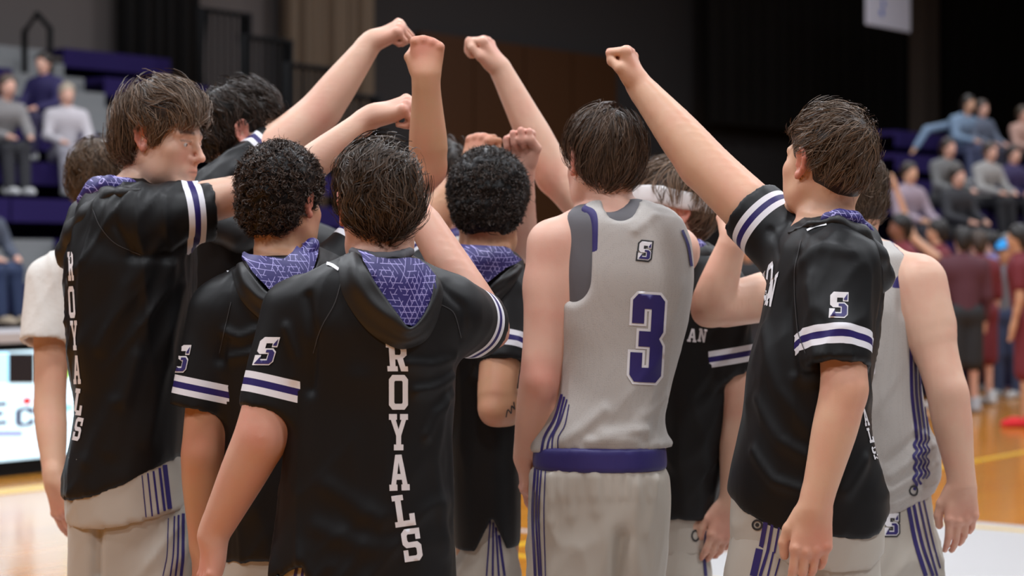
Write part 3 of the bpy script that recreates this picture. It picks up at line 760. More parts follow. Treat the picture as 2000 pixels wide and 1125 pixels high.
def build_person(label, d, sp):
    """sp keys: torso, tb, garment, hem, neck, head, arms, hair, shorts, skin ..."""
    q = sp.get('q', 1.0); dep = lambda t: d+(t[2] if len(t) > 2 else 0.)
    pt = lambda t: P(t[0], t[1], dep(t)); rad = lambda t, r: r*dep(t)/F
    st = stations(sp['torso'], d, sp.get('tb', .125)); zs = [s[0] for s in st]
    hx = sp['hips'][0] if 'hips' in sp else (sp['torso'][-1][1]+sp['torso'][-1][2])/2
    hipc = P(hx, 503, d); hipc[2] = sp.get('hipz', .93)
    fwd = unit(np.array([*unit(sp['face'])[:2], 0.])) if 'face' in sp else np.array([0, 1., 0]); side = np.array([fwd[1], -fwd[0], 0.])
    base = np.array([hipc[0], hipc[1], 0.])
    hc = pt(sp['head']); HR = frame(sp['look'], sp.get('lean', 0.)); HS = sp.get('hs', .97)
    # ---- body
    arms = sp['arms']; fine = [(hc, (.105, .12, .14), .0047*q)]
    allp = [hc+.16, hc-.16, base+.3, base-.3]
    for s, a in arms.items():
        w = pt(a['wr']); e = pt(a['el']); allp += [w+.2, w-.2, e+.1, e-.1, pt(a['sh'])+.1, pt(a['sh'])-.1]
        if a.get('vis', 1): fine.append((w+unit(a['hand'][0])*.065, (.06, .06, .065), .0036*sp.get('qh', q)))
    lo = np.min(allp, 0); hi = np.max(allp, 0); lo[2] = 0
    for r in st: lo[:2] = np.minimum(lo[:2], (r[1]-r[3], r[2]-r[4])); hi[:2] = np.maximum(hi[:2], (r[1]+r[3], r[2]+r[4]))
    fl = Field(lo-.02, hi+.02, .0125*max(q, 1.), fine)
    fl.ax[2] = np.concatenate([np.arange(0., .62, .03), fl.ax[2][fl.ax[2] > .62]]).astype(np.float32); fl.D = np.full([len(a) for a in fl.ax], .08, np.float32)
    fl.zloft([(z, cx, cy, max(a*sp.get('bs', .86), .02), max(b*min(.84, sp.get('bs', .86)), .02)) for z, cx, cy, a, b in st], .03)
    nk = pt(sp['neck']); ub = HR@np.array([0, -.028, -.05])*HS+hc
    fl.cone(nk-np.array([0, 0, .05]), ub, rad(sp['neck'], sp.get('nr', 52)), .053*HS, .035)
    feet = []
    lgs = sp['shorts']['legs']
    for s, lg in enumerate(lgs):                                   # legs
        h = pt(lg[0]); lr = rad(lg[0], lg[2])*.78; kn = h*1; kn[2] = .49; an = h-fwd*.01; an[2] = .09; feet.append(an)
        fl.cone(h, kn, min(lr, .09), .057, .03); fl.cone(kn, an, .056, .038, .02); fl.cone(an, an+np.array([*(fwd[:2]*.09), -.05]), .036, .03, .02)
        fl.cone(h, np.array([hipc[0]*.5+h[0]*.5, hipc[1]*.5+h[1]*.5, h[2]+.12]), min(lr, .085), .07, .03)
    reds = []
    for s, a in arms.items():
        sh, el, wr = pt(a['sh']), pt(a['el']), pt(a['wr']); r = a.get('r', (50, 42, 42, 27)); r0, r1, r2, r3 = rad(a['sh'], r[0]), rad(a['el'], r[1]), rad(a['el'], r[2]), rad(a['wr'], r[3])
        c0 = nk+np.array([0, 0, -.03]); jn = el+.12*(unit(sh-el)+unit(wr-el))*r1*0
        ts_ = np.linspace(0, 2, 17); key = np.array([sh, el, wr])
        cen = np.array([pchip(ts_, [0, 1, 2], key[:, i]) if 0 else np.interp(ts_, [0, 1, 2], key[:, i]) for i in range(3)]).T
        for _ in range(2): cen[6:11] = (cen[5:10]+2*cen[6:11]+cen[7:12])/4
        rad_ = pchip(ts_, [0, .4, .72, 1, 1.25, 1.65, 2], [r0, (r0*.5+r1*.56), r1*1.04, r1, r2, (r2*.5+r3*.5), r3])
        fl.tube(cen, rad_, .03)
        fl.ell(el-unit((sh+wr)/2-el)*r1*.30, [r1*.62]*3, None, .03)
        if 'bulge' in a:
            for (bp, br) in a['bulge']: fl.ell(pt(bp), [rad(bp, br)]*3, None, .03)
        hs = a.get('hsc', 1.)
        kn = hand(fl, wr, a['hand'][0], np.asarray(a['hand'][1], float), s, a['hand'][2], hs); reds += [(k, .018, .55) for k in kn]; reds.append((wr+unit(a['hand'][0])*.08, .055, .55)); reds.append((el-(wr-el)*.05, .05, a.get('elred', .8)))
        fl.cone(nk+np.array([0, 0, -.04]), sh+np.array([0, 0, -.005]), .03, r0*.6, .045)
    head(fl, hc, HR, HS)
    V, Q = fl.mesh(1)
    red = np.zeros(len(V)); 
    for c, r, am in reds: red = np.maximum(red, am*np.exp(-((V-c)**2).sum(1)/r**2))
    L = (V-hc)@HR/HS
    ear = (np.abs(L[:, 0]) > .079) & (np.abs(L[:, 1]+.008) < .03) & (np.abs(L[:, 2]-.002) < .045); red = np.maximum(red, ear*.85)
    red = np.maximum(red, .9*np.exp(-((L[:, 1]-.1)**2/.012**2+(L[:, 2]+.067)**2/.008**2+(L[:, 0]/.022)**2)))
    red = np.maximum(red, .3*np.exp(-((L[:, 1]-.07)**2/.04**2+(L[:, 2]+.035)**2/.025**2)))
    red = np.maximum(red, .45*np.exp(-((L-np.array([0, .114, -.033]))**2).sum(1)/.014**2))
    dark = np.zeros(len(V))
    for s in (-1, 1):                                              # brows and lash lines
        dark = np.maximum(dark, .85*np.exp(-((L[:, 2]-.024-.004*np.cos((np.abs(L[:, 0])-.03)*60))**2/.0042**2))*((L[:, 0]*s > .013) & (L[:, 0]*s < .053) & (L[:, 1] > .06)))
        dark = np.maximum(dark, .6*np.exp(-((L[:, 2]-.0055)**2/.0022**2))*((L[:, 0]*s > .019) & (L[:, 0]*s < .047) & (L[:, 1] > .07)))
    dark = np.maximum(dark, .55*np.exp(-((L[:, 2]+.0672)**2/.0016**2))*((np.abs(L[:, 0]) < .021) & (L[:, 1] > .085)))
    dark = np.maximum(dark, sp.get('beard', .0)*np.exp(-((L[:, 2]+.095)**2/.035**2))*((L[:, 2] < -.03) & (L[:, 1] > -.01) & (L[:, 2] > -.13)))
    per = mkmesh('person', V, Q, SKIN[sp.get('skin', 'pale')], None, base, {'red': red, 'dark': dark}); tag(per, label, 'person', sp.get('group'))
    if sp.get('tattoo'): body_surf = Surf(V, Q)
    if sp.get('eyes'):
        for s in (-1, 1):
            f2 = Field((-.015,)*3, (.015,)*3, .0022); f2.ell((0, 0, 0), (.0118,)*3, None, .001); v, qd = f2.mesh(1)
            e = v*HS; pc = hc+HR@(np.array([s*.032, .0798, -.002]))*HS; lk = unit(HR@np.array([.25*0+sp['eyes'][0], 1, sp['eyes'][1]]))
            cosang = (unit_rows(e.astype(float))@lk); mi = np.where(cosang[qd].mean(1) > .93, 1, 0); mkmesh('eye', e+pc, qd, None, per, base, mats=[M_EYEW, M_IRIS], midx=mi)
    # ---- shoes
    for an in feet: shoe(per, base, an, fwd)
    res = dict(obj=per, base=base, hc=hc, HR=HR, HS=HS, d=d, pt=pt, surf={'body': body_surf} if sp.get('tattoo') else {})
    # ---- shirt
    gh = sp.get('gh', .0075)*q; g = sp['garment']
    hem = None
    if 'hem' in sp: hp = [P(x, y, d) for x, y in sp['hem']]; hem = ([p[0] for p in hp], [p[2] for p in hp])
    lo = np.array([min(r[1]-r[3] for r in st), min(r[2]-r[4] for r in st), min(r[0] for r in st)]); hi = np.array([max(r[1]+r[3] for r in st), max(r[2]+r[4] for r in st), max(r[0] for r in st)])
    for s, a in arms.items():
        if 'sl' in a: lo = np.minimum(lo, pt(a['sl'])-.13); hi = np.maximum(hi, pt(a['sl'])+.13)
    fl = Field(lo-.05, hi+.05, gh)
    fl.zloft(st, .02, hem=hem, hollow=0. if sp.get('solid') else .016)
    for s, a in arms.items():
        if 'sl' not in a: continue
        sh, se = pt(a['sh']), pt(a['sl']); r0, r1 = rad(a['sh'], a['slr'][0]), rad(a['sl'], a['slr'][1])
        fl.cone(sh, se, r0, r1, a.get('slk', .045), cap=True, hollow=.015)
    if g == 'jersey':
        for s, a in arms.items():
            for (c0, c1, r) in a['hole']: fl.cone(pt(c0), pt(c1), rad(c0, r), rad(c1, r), .006, neg=True)
        if 'scoop' in sp:
            c0, c1, r = sp['scoop']; fl.cone(pt(c0), pt(c1), rad(c0, r), rad(c1, r), .006, neg=True)
    V, Q = fl.mesh(2)
    if sp.get('amp', .006):
        msk = sp.get('mask'); sf = Surf(V, Q) if sp.get('strokes') else None
        V = folds(V, Q, sp.get('amp', .006), sp.get('seed', 1), msk, sp.get('strokes', ()), sf, d)
    sl = np.full(len(V), 1.); sm = np.zeros(len(V)); near = np.full(len(V), 9.)
    for s, a in arms.items():
        if 'sl' not in a: continue
        sh, se = pt(a['sh']), pt(a['sl']); ab = se-sh; Ln = np.linalg.norm(ab); t = ((V-sh)@ab)/Ln; rd = np.linalg.norm(V-sh-np.outer(t/Ln, ab), axis=1)
        rr = rad(a['sh'], a['slr'][0])+(rad(a['sl'], a['slr'][1])-rad(a['sh'], a['slr'][0]))*np.clip(t/Ln, 0, 1)
        sd = np.linalg.norm(V-sh-np.outer(np.clip(t/Ln, 0, 1), ab), axis=1)-rr; c_ = sd < near; near = np.where(c_, sd, near); sl = np.where(c_, Ln-t, sl); sm = np.where(c_, ((t > Ln*.3) & (t < Ln+.01) & (rd < rr*1.16+.012))*1., sm)
    tr = np.full(len(V), 1.)
    if g == 'jersey':
        for s, a in arms.items():
            for (c0, c1, r) in ([] if a.get('notrim') else a['hole']):
                p0, p1 = pt(c0), pt(c1); ab = p1-p0; t = np.clip(((V-p0)@ab)/(ab@ab+1e-9), 0, 1); tr = np.minimum(tr, np.linalg.norm(V-p0-t[:, None]*ab, axis=1)-rad(c0, r)-.010)
        tr = tr+np.clip((P(0, sp.get('trimy', 560), d)[2]-V[:, 2])*3, 0, 1)
    gm = {'warmup': M_WARM, 'jersey': M_GREY, 'tee': M_TEE}[g]
    nm = {'warmup': 'warmup_shirt', 'jersey': 'jersey', 'tee': 't_shirt'}[g]
    mkmesh(nm, V, Q, gm, per, base, {'sl': sl, 'sm': sm, 'tr': tr}); res['surf']['shirt'] = Surf(V, Q) if sp.get('prints', True) else None
    if g == 'jersey' and sp.get('under'):
        fl = Field(lo-.05, hi+.05, gh*1.2); fl.zloft([(z+.004, cx, cy, max(a-.011, .02), max(b-.011, .02)) for z, cx, cy, a, b in st], .02, hem=hem)
        for s, a in arms.items():
            for (c0, c1, r) in a.get('hole2', ()): fl.cone(pt(c0), pt(c1), rad(c0, r), rad(c1, r), .006, neg=True)
        if 'scoop2' in sp:
            c0, c1, r = sp['scoop2']; fl.cone(pt(c0), pt(c1), rad(c0, r), rad(c1, r), .006, neg=True)
        v, qd = fl.mesh(1); mkmesh('undershirt', v, qd, M_UNDER, per, base)
    # ---- tail of the jersey under the warm-up
    if 'tail' in sp:
        t = sp['tail']; ts = stations(t['rows'], d, t.get('tb', .12)); hp = [P(x, y, d) for x, y in t['hem']]
        l2 = np.array([min(r[1]-r[3] for r in ts), min(r[2]-r[4] for r in ts), min(r[0] for r in ts)]); h2 = np.array([max(r[1]+r[3] for r in ts), max(r[2]+r[4] for r in ts), max(r[0] for r in ts)])
        fl = Field(l2-.04, h2+.02, gh*1.1); fl.zloft(ts, .01, hem=([p[0] for p in hp], [p[2] for p in hp]), hollow=.014); v, qd = fl.mesh(1); v = folds(v, qd, .003, 3)
        mkmesh('jersey_tail', v, qd, M_GREYS, per, base); res['surf']['tail'] = Surf(v, qd)
    # ---- shorts
    if 'shorts' in sp:
        so = sp['shorts']; ts = stations(so['rows'], d, so.get('tb', .115)); zb = .50
        l2 = np.array([min(r[1]-r[3] for r in ts)-.06, d-.26, zb-.02]); h2 = np.array([max(r[1]+r[3] for r in ts)+.06, d+.26, max(r[0] for r in ts)+.02])
        fl = Field(l2, h2, gh*1.15); fl.ax[2] = np.concatenate([np.arange(zb-.03, .66, .022), fl.ax[2][fl.ax[2] > .66]]).astype(np.float32); fl.D = np.full([len(a) for a in fl.ax], .08, np.float32)
        fl.zloft(ts, .01, n=2.5)
        for lg in so['legs']:
            p0, p1 = pt(lg[0]), pt(lg[1]); p2 = p1+(p1-p0)*((zb-p1[2])/(p1[2]-p0[2])); r0, r1 = rad(lg[0], lg[2]), rad(lg[1], lg[3])
            fl.cone(p0, p1, r0, r1, .03); fl.cone(p1, p2, r1, r1*1.02, .02, cap=True, hollow=.008)
        v, qd = fl.mesh(2); v = folds(v, qd, so.get('amp', .006), sp.get('seed', 1)+5, None, so.get('strokes', ()), Surf(v, qd) if so.get('strokes') else None, d)
        mkmesh('shorts', v, qd, M_GREYS, per, base); res['surf']['shorts'] = Surf(v, qd)
        if 'band' in so:
            bs = stations(so['band'], d, so.get('tb', .13)+.003); z_ = [b[0] for b in bs]
            fl = Field((l2[0], l2[1], min(z_)-.01), (h2[0], h2[1], max(z_)+.02), gh); fl.zloft(bs, .01, n=2.5); v, qd = fl.mesh(1); mkmesh('waistband', v, qd, M_PURP, per, base)
    # ---- hood
    if 'hood' in sp:
        hp = [pt(h) for ch in sp['hood'] for h in ch['pts']]; A = np.array(hp); fl = Field(A.min(0)-.1, A.max(0)+.1, gh)
        for ch in sp['hood']:
            fl.chain([pt(h) for h in ch['pts']], [rad(h, r) for h, r in zip(ch['pts'], ch['r'])], .018, flat=(unit(ch['flat']) if 'flat' in ch else None), fs=ch.get('fs', 1.))
        v, qd = fl.mesh(1); v = folds(v, qd, .004, sp.get('seed', 1)+2); mkmesh('hood', v, qd, M_BLACK, per, base); res['surf']['hood'] = Surf(v, qd)
    if 'flap' in sp:
        fp = sp['flap']; n, m = 60, 15
        def res_(L):
            L = np.array(L, float); s_ = np.concatenate([[0], np.cumsum(np.linalg.norm(np.diff(L, axis=0), axis=1))]); q_ = np.linspace(0, s_[-1], n); return np.stack([pchip(q_, s_, L[:, 0]), pchip(q_, s_, L[:, 1])], 1)
        O, I = res_(fp['out']), res_(fp['rim']); G = np.full((n, m, 3), np.nan); hh = fp.get('h', .034); sf = res['surf']['shirt']; nz = np.random.default_rng(5)
        for i in range(n):
            w_ = math.sin(math.pi*i/(n-1))**.5
            for j in range(m):
                t = j/(m-1); tp = min(t/.86, 1.); q_ = O[i]*(1-tp)+I[i]*tp
                hg = .003+hh*w_*(math.sin(min(tp*1.25, 1)*math.pi/2)*.8+.2*tp)+fp.get('fold', .006)*w_*math.sin(tp*9+2.2*math.sin(i*.13)+i*.05)*math.sin(math.pi*tp)
                if t > .86: hg = hg*(1-((t-.86)/.14)**1.5*.75)
                h_ = sf.hit(*q_)
                if h_ is not None: G[i, j] = h_[0]+(h_[1]*.35+np.array([0, -1, .1])*.65)*hg
        ok = ~np.isnan(G[..., 0]); ids = -np.ones((n, m), int); ids[ok] = np.arange(ok.sum())
        F_ = [[ids[i, j], ids[i+1, j], ids[i+1, j+1], ids[i, j+1]] for i in range(n-1) for j in range(m-1)]; F_ = np.array([f for f in F_ if min(f) >= 0])
        v = G[ok]
        for _ in range(2): v = relax(v.astype(np.float32), F_, .4)
        mkmesh('hood', v, F_, M_BLACK, per, base)
    if 'lining' in sp:
        ln_ = sp['lining']
        if 'poly' in ln_:
            v, t = fill([ln_['poly']], 9); lay('hood_lining', res['surf']['shirt'], v, t, M_LINING, per, base, ln_.get('off', .012), .3)
        if 'pts' in ln_:
            A = np.array([pt(h) for h in ln_['pts']]); fl = Field(A.min(0)-.1, A.max(0)+.1, gh)
            fl.chain(list(A), [rad(h, r) for h, r in zip(ln_['pts'], ln_['r'])], .015, flat=(unit(ln_['flat']) if 'flat' in ln_ else None), fs=ln_.get('fs', 1.)); v, qd = fl.mesh(1); v = folds(v, qd, .004, 4); mkmesh('hood_lining', v, qd, M_LINING, per, base)
    if 'collar' in sp:
        c = sp['collar']; A = np.array([pt(h) for h in c['pts']]); fl = Field(A.min(0)-.06, A.max(0)+.06, .006); fl.chain(list(A), [rad(h, c['r']) for h in c['pts']], .008); v, qd = fl.mesh(1); mkmesh('collar', v, qd, c.get('mat', M_UNDER), per, base)
    # ---- hair
    if 'hair' in sp: hair('hair', hc, HR, HS, sp['hair'], per, base)
    return res
M_EYEW = mat('eye_white', (.6, .56, .54), .25); M_IRIS = mat('eye_iris', (.03, .03, .035), .15)
# ------------------------------------------------------------------ the huddle
R_ = {}
DKB, BRN = dict(col=(.012, .0075, .005), tip=(.085, .052, .034)), dict(col=(.022, .013, .008), tip=(.17, .105, .065))
def stripes(res, key, lines, widths, m=None, name='stripe_print', step=9, off=.0016):
    p, t = strip(lines, widths, step); return lay(name, res['surf'][key], p, t, m or M_PPRINT, res['obj'], res['base'], off)

# D: nearest, back to us, ROYALS down the spine
R_['D'] = build_person('player in black warm-up with white ROYALS letters down the back, wavy dark hair', 4.15, dict(
    torso=[(496, 690, 800), (506, 672, 822), (522, 630, 848), (545, 588, 872), (580, 562, 890), (640, 562, 892), (720, 572, 886), (800, 563, 882), (900, 553, 882), (1000, 545, 886), (1080, 533, 890), (1140, 524, 893), (1190, 520, 895), (1240, 520, 895)],
    tb=[(496, .08), (540, .12), (640, .135), (800, .125), (1000, .13), (1190, .14)], garment='warmup', hem=[(500, 1118), (545, 1122), (602, 1086), (625, 1122), (660, 1165), (780, 1180), (900, 1165)],
    neck=(743, 512, 0), nr=54, head=(741, 408, .02), look=cv(-.22, -.2, -1), lean=-.03, face=cv(0, 0, -1), skin='ruddy', seed=4, amp=.006, gh=.0068,
    arms={'L': dict(sh=(577, 612, .01), el=(512, 850, -.03), wr=(416, 1045, .02), r=(56, 52, 49, 31), hand=(cv(-.12, -1, .05), cv(-.9, -.1, .45), 'relax'), sl=(527, 806, -.02), slr=(68, 60)),
          'R': dict(sh=(872, 612, .03), el=(955, 642, .24), wr=(832, 440, .36), r=(56, 46, 45, 34), hand=(cv(-.6, .8, -.2), cv(.3, .3, .8), 'fist'), sl=(941, 634, .17), slr=(80, 62), elred=.5)},
    flap=dict(out=[(676, 482), (660, 505), (664, 560), (690, 615), (735, 662), (785, 684), (830, 668), (858, 615), (866, 570), (852, 535), (828, 512)], rim=[(700, 492), (706, 505), (722, 535), (745, 570), (775, 612), (800, 640), (822, 618), (838, 580), (843, 555), (838, 540), (820, 515)]),
    lining=dict(poly=[(704, 506), (735, 514), (795, 513), (826, 528), (844, 548), (836, 595), (808, 638), (782, 632), (738, 568)], off=.022),
    collar=dict(pts=[(690, 492, -.02), (712, 500, -.075), (745, 504, -.09), (778, 501, -.075), (800, 492, -.02)], r=11),
    shorts=dict(rows=[(1040, 560, 870), (1100, 548, 880), (1180, 540, 890), (1240, 540, 890)], legs=[((630, 1200, 0), (625, 1400, 0), 82, 95), ((800, 1200, 0), (805, 1400, 0), 82, 95)]),
    strokes=[([(885, 700), (840, 715), (800, 712)], .007, 12), ([(882, 735), (845, 760), (815, 765)], .008, 11), ([(880, 770), (850, 810), (835, 850)], .007, 12), ([(640, 950), (740, 1015), (870, 985)], .0045, 20), ([(620, 1030), (720, 1070), (870, 1055)], .0045, 20),
             ([(860, 560), (905, 600), (905, 660)], -.005, 9), ([(600, 580), (612, 660), (606, 760)], -.008, 12), ([(560, 640), (580, 700), (575, 740)], .006, 10), ([(870, 1080), (850, 900), (868, 780)], .006, 14), ([(700, 1000), (690, 850), (700, 740)], .004, 22)],
    hair=dict(o=.014, sideo=.010, nape=-.118, L=(.09, .15), guides=330, kids=14, steps=12, wave=.0075, wfreq=62, lift=.017, gravity=.5, whorl=(.045, -.06, .105), noise=1.6, width=.0019, clump=.9, spread=.014, seed=4, side=-.05, over=.03, taper=.42, lump=.010, col=(.016, .0105, .0075), tip=(.135, .09, .062))))
r = R_['D']
for ch, q in (('R', [(753, 668), (795, 672), (797, 725), (757, 725)]), ('O', box_quad(778, 766, 37, 68)), ('Y', box_quad(778, 844, 37, 71, 0)), ('A', box_quad(779, 923, 39, 70, -2)), ('L', box_quad(788, 997, 40, 62, -8)), ('S', box_quad(804, 1064, 36, 64, -8))):
    letter(ch, r['surf']['shirt'], q, r['obj'], r['base'])
emblem(r['surf']['shirt'], box_quad(521, 686, 38, 55, 0, .30), r['obj'], r['base'])
stripes(r, 'shirt', [[(668, 545), (655, 590), (628, 640), (612, 690)]], 1.6, M_SEAM, 'seam'); stripes(r, 'shirt', [[(850, 590), (885, 610), (900, 660)]], 1.6, M_SEAM, 'seam')
lay('shoulder_stripe', r['surf']['shirt'], *strip([[(628, 513), (645, 517), (662, 527)]], 6, 5), M_WPRINT, r['obj'], r['base'], .002)
stripes(r, 'shorts', [[(584, 1090), (576, 1130)], [(595, 1090), (590, 1130)], [(607, 1092), (604, 1130)], [(620, 1096), (620, 1130)]], [6, 5, 4, 3])

# B: curly hair, left of D
R_['B'] = build_person('curly-haired player in black warm-up beside the ROYALS player, right fist straight up', 4.66, dict(
    torso=[(497, 500, 612), (508, 478, 640), (530, 445, 655), (570, 408, 665), (620, 402, 668), (700, 425, 662), (800, 436, 650), (900, 438, 640), (1000, 436, 645), (1060, 436, 650), (1090, 436, 652), (1150, 436, 652)],
    tb=[(497, .08), (540, .12), (640, .135), (1090, .13)], garment='warmup', hem=[(430, 1088), (545, 1083), (660, 1088)], neck=(552, 505, 0), nr=47, head=(552, 398, .02), look=cv(.55, -.1, -1), face=cv(.5, 0, -1), skin='tan', seed=9,
    arms={'L': dict(sh=(428, 612, -.02), el=(395, 880, -.05), wr=(393, 1062, .0), r=(50, 41, 40, 23), hand=(cv(0, -1, 0), cv(-.9, 0, .5), 'relax'), sl=(386, 803, -.04), slr=(62, 58), elred=.9),
          'R': dict(sh=(640, 545, .03), el=(838, 335, .12), wr=(832, 150, .08), r=(50, 34, 38, 25), hsc=.93, hand=(cv(.05, 1, -.05), cv(.05, .15, 1), 'fist'), sl=(730, 450, .08), slr=(60, 52), elred=1.)},
    flap=dict(out=[(462, 496), (452, 522), (462, 570), (500, 618), (545, 645), (590, 640), (630, 600), (660, 550), (668, 500)], rim=[(468, 500), (478, 515), (500, 545), (525, 572), (560, 582), (590, 562), (612, 530), (622, 500), (622, 480)], h=.03),
    lining=dict(poly=[(470, 500), (495, 512), (555, 518), (600, 480), (615, 470), (618, 500), (606, 530), (572, 570), (535, 575), (500, 540)], off=.024, pts=[(610, 478, -.06), (585, 512, -.085), (545, 522, -.09), (500, 514, -.06), (476, 503, -.02)], r=[16, 16, 12, 12, 8]),
    shorts=dict(rows=[(1000, 445, 640), (1080, 440, 650), (1180, 435, 655)], legs=[((490, 1150, 0), (488, 1300, 0), 62, 66), ((600, 1150, 0), (605, 1300, 0), 62, 66)]),
    strokes=[([(455, 540), (440, 620), (432, 700)], -.009, 12), ([(520, 640), (470, 660), (440, 650)], .008, 10), ([(540, 650), (500, 690), (450, 700)], .007, 10), ([(480, 580), (500, 610), (540, 640)], .006, 9)],
    hair=dict(kind='curl', vols=[((0, -.016, .042), (.097, .118, .107)), ((0, -.055, -.03), (.073, .06, .06))], o=.026, nape=-.085, L=(.012, .022), guides=2300, kids=2, wave=.0055, wfreq=10, lift=.5, width=.0024, spread=.0012, clump=.1, lump=.007, seed=2, side=-.005, front=.06, col=(.006, .0045, .004), tip=(.10, .065, .048))))
r = R_['B']
emblem(r['surf']['shirt'], box_quad(355, 701, 28, 54, 0, .22), r['obj'], r['base'])
stripes(r, 'shirt', [[(452, 590), (440, 640), (428, 690)]], 1.5, M_SEAM, 'seam')
lay('shoulder_stripe', r['surf']['shirt'], *strip([[(443, 530), (452, 522)]], 7, 4), M_WPRINT, r['obj'], r['base'], .002)

# A: tall, left, face turned to us
R_['A'] = build_person('tall player with messy brown hair and turned face, arm level over the huddle', 4.85, dict(
    torso=[(352, 205, 292), (364, 185, 320), (382, 166, 350), (410, 154, 366), (450, 146, 375), (520, 138, 377), (600, 137, 376), (700, 142, 368), (800, 150, 361), (860, 143, 358), (920, 133, 352), (980, 130, 350)],
    tb=[(352, .07), (400, .15), (500, .19), (800, .17), (980, .17)], garment='warmup', hem=[(125, 969), (200, 958), (270, 930), (350, 893)], neck=(262, 372, 0), nr=50, head=(318, 273, 0), hs=.98, look=cv(1, -.17, .42), lean=.06, face=cv(1, 0, .15), skin='pale', seed=12, eyes=(-.2, -.15), bs=.8,
    arms={'R': dict(sh=(272, 425, -.12), el=(560, 358, .0), wr=(728, 226, .04), r=(46, 36, 36, 23), hand=(cv(.85, .30, .1), cv(-.28, .85, .42), 'loose'), sl=(415, 412, -.06), slr=(66, 58), elred=.3),
          'L': dict(sh=(270, 440, .14), el=(300, 600, .2), wr=(330, 760, .16), r=(48, 38, 38, 24), hand=(cv(.1, -1, 0), cv(0, 0, -1), 'relax'), vis=0)},
    hood=[dict(pts=[(212, 384, -.12), (180, 420, -.10), (152, 455, -.06), (134, 495, -.03), (128, 512, -.03)], r=[16, 24, 27, 24, 14]), dict(pts=[(200, 385, .05), (165, 420, .04), (140, 470, .0)], r=[20, 28, 24]), dict(pts=[(205, 375, -.1), (240, 377, -.16), (275, 372, -.17)], r=[12, 10, 6])],
    lining=dict(pts=[(168, 392, -.02), (190, 372, -.06), (215, 362, -.09), (245, 362, -.10), (262, 362, -.09)], r=[16, 20, 18, 12, 8]),
    tail=dict(rows=[(880, 140, 350), (960, 134, 362), (1000, 134, 370), (1030, 136, 374)], hem=[(125, 1020), (250, 1015), (380, 985)], tb=.165),
    shorts=dict(rows=[(930, 145, 350), (1000, 140, 366), (1060, 138, 374), (1125, 138, 378), (1180, 140, 380)], tb=.15, legs=[((200, 1100, .05), (196, 1250, .05), 62, 66), ((298, 1100, -.04), (300, 1250, -.04), 80, 84)], strokes=[([(188, 1030), (186, 1125)], -.02, 10)]),
    strokes=[([(310, 480), (250, 560), (200, 680)], .006, 14), ([(330, 520), (280, 640), (240, 780)], .007, 14), ([(350, 560), (320, 720), (290, 860)], .006, 16), ([(230, 390), (226, 440), (260, 490)], -.006, 8), ([(260, 500), (330, 500), (375, 470)], -.009, 10), ([(220, 790), (170, 900)], .006, 16), ([(270, 700), (215, 880)], .005, 16), ([(400, 355), (330, 375)], -.004, 10)],
    hair=dict(o=.026, nape=-.075, front=.066, side=.006, over=.008, L=(.075, .125), guides=420, kids=11, wave=.0036, wfreq=24, lift=.016, gravity=.25, whorl=(-.02, -.075, .12), noise=1.15, fringe=.35, width=.0016, seed=8, sideo=.017, clump=.85, col=(.034, .021, .014), tip=(.27, .175, .115))))
r = R_['A']; s = r['surf']['shirt']
for ch, q in (('R', box_quad(139, 520, 11, 56, -2)), ('O', box_quad(141, 590, 12, 62, -3)), ('Y', box_quad(146, 655, 13, 58, -3)), ('A', box_quad(151, 722, 14, 56, -2)), ('L', box_quad(154, 785, 17, 52, 8)), ('S', box_quad(153, 838, 14, 46, 12))):
    letter(ch, s, q, r['obj'], r['base'], step=5)
stripes(r, 'shirt', [[(180, 405), (195, 440), (225, 475), (275, 498)]], 1.5, M_SEAM, 'seam')
stripes(r, 'tail', [[(277, 928), (285, 1010)], [(288, 924), (297, 1008)], [(299, 920), (309, 1004)], [(311, 914), (321, 998)], [(321, 908), (331, 994)]], [2, 3, 4, 5, 9])
stripes(r, 'shorts', [[(328, 1012), (326, 1080), (318, 1125)], [(340, 1008), (338, 1080), (332, 1125)], [(348, 1006), (347, 1080), (342, 1125)], [(357, 1003), (357, 1080), (353, 1125)]], [2, 3, 4, 6])

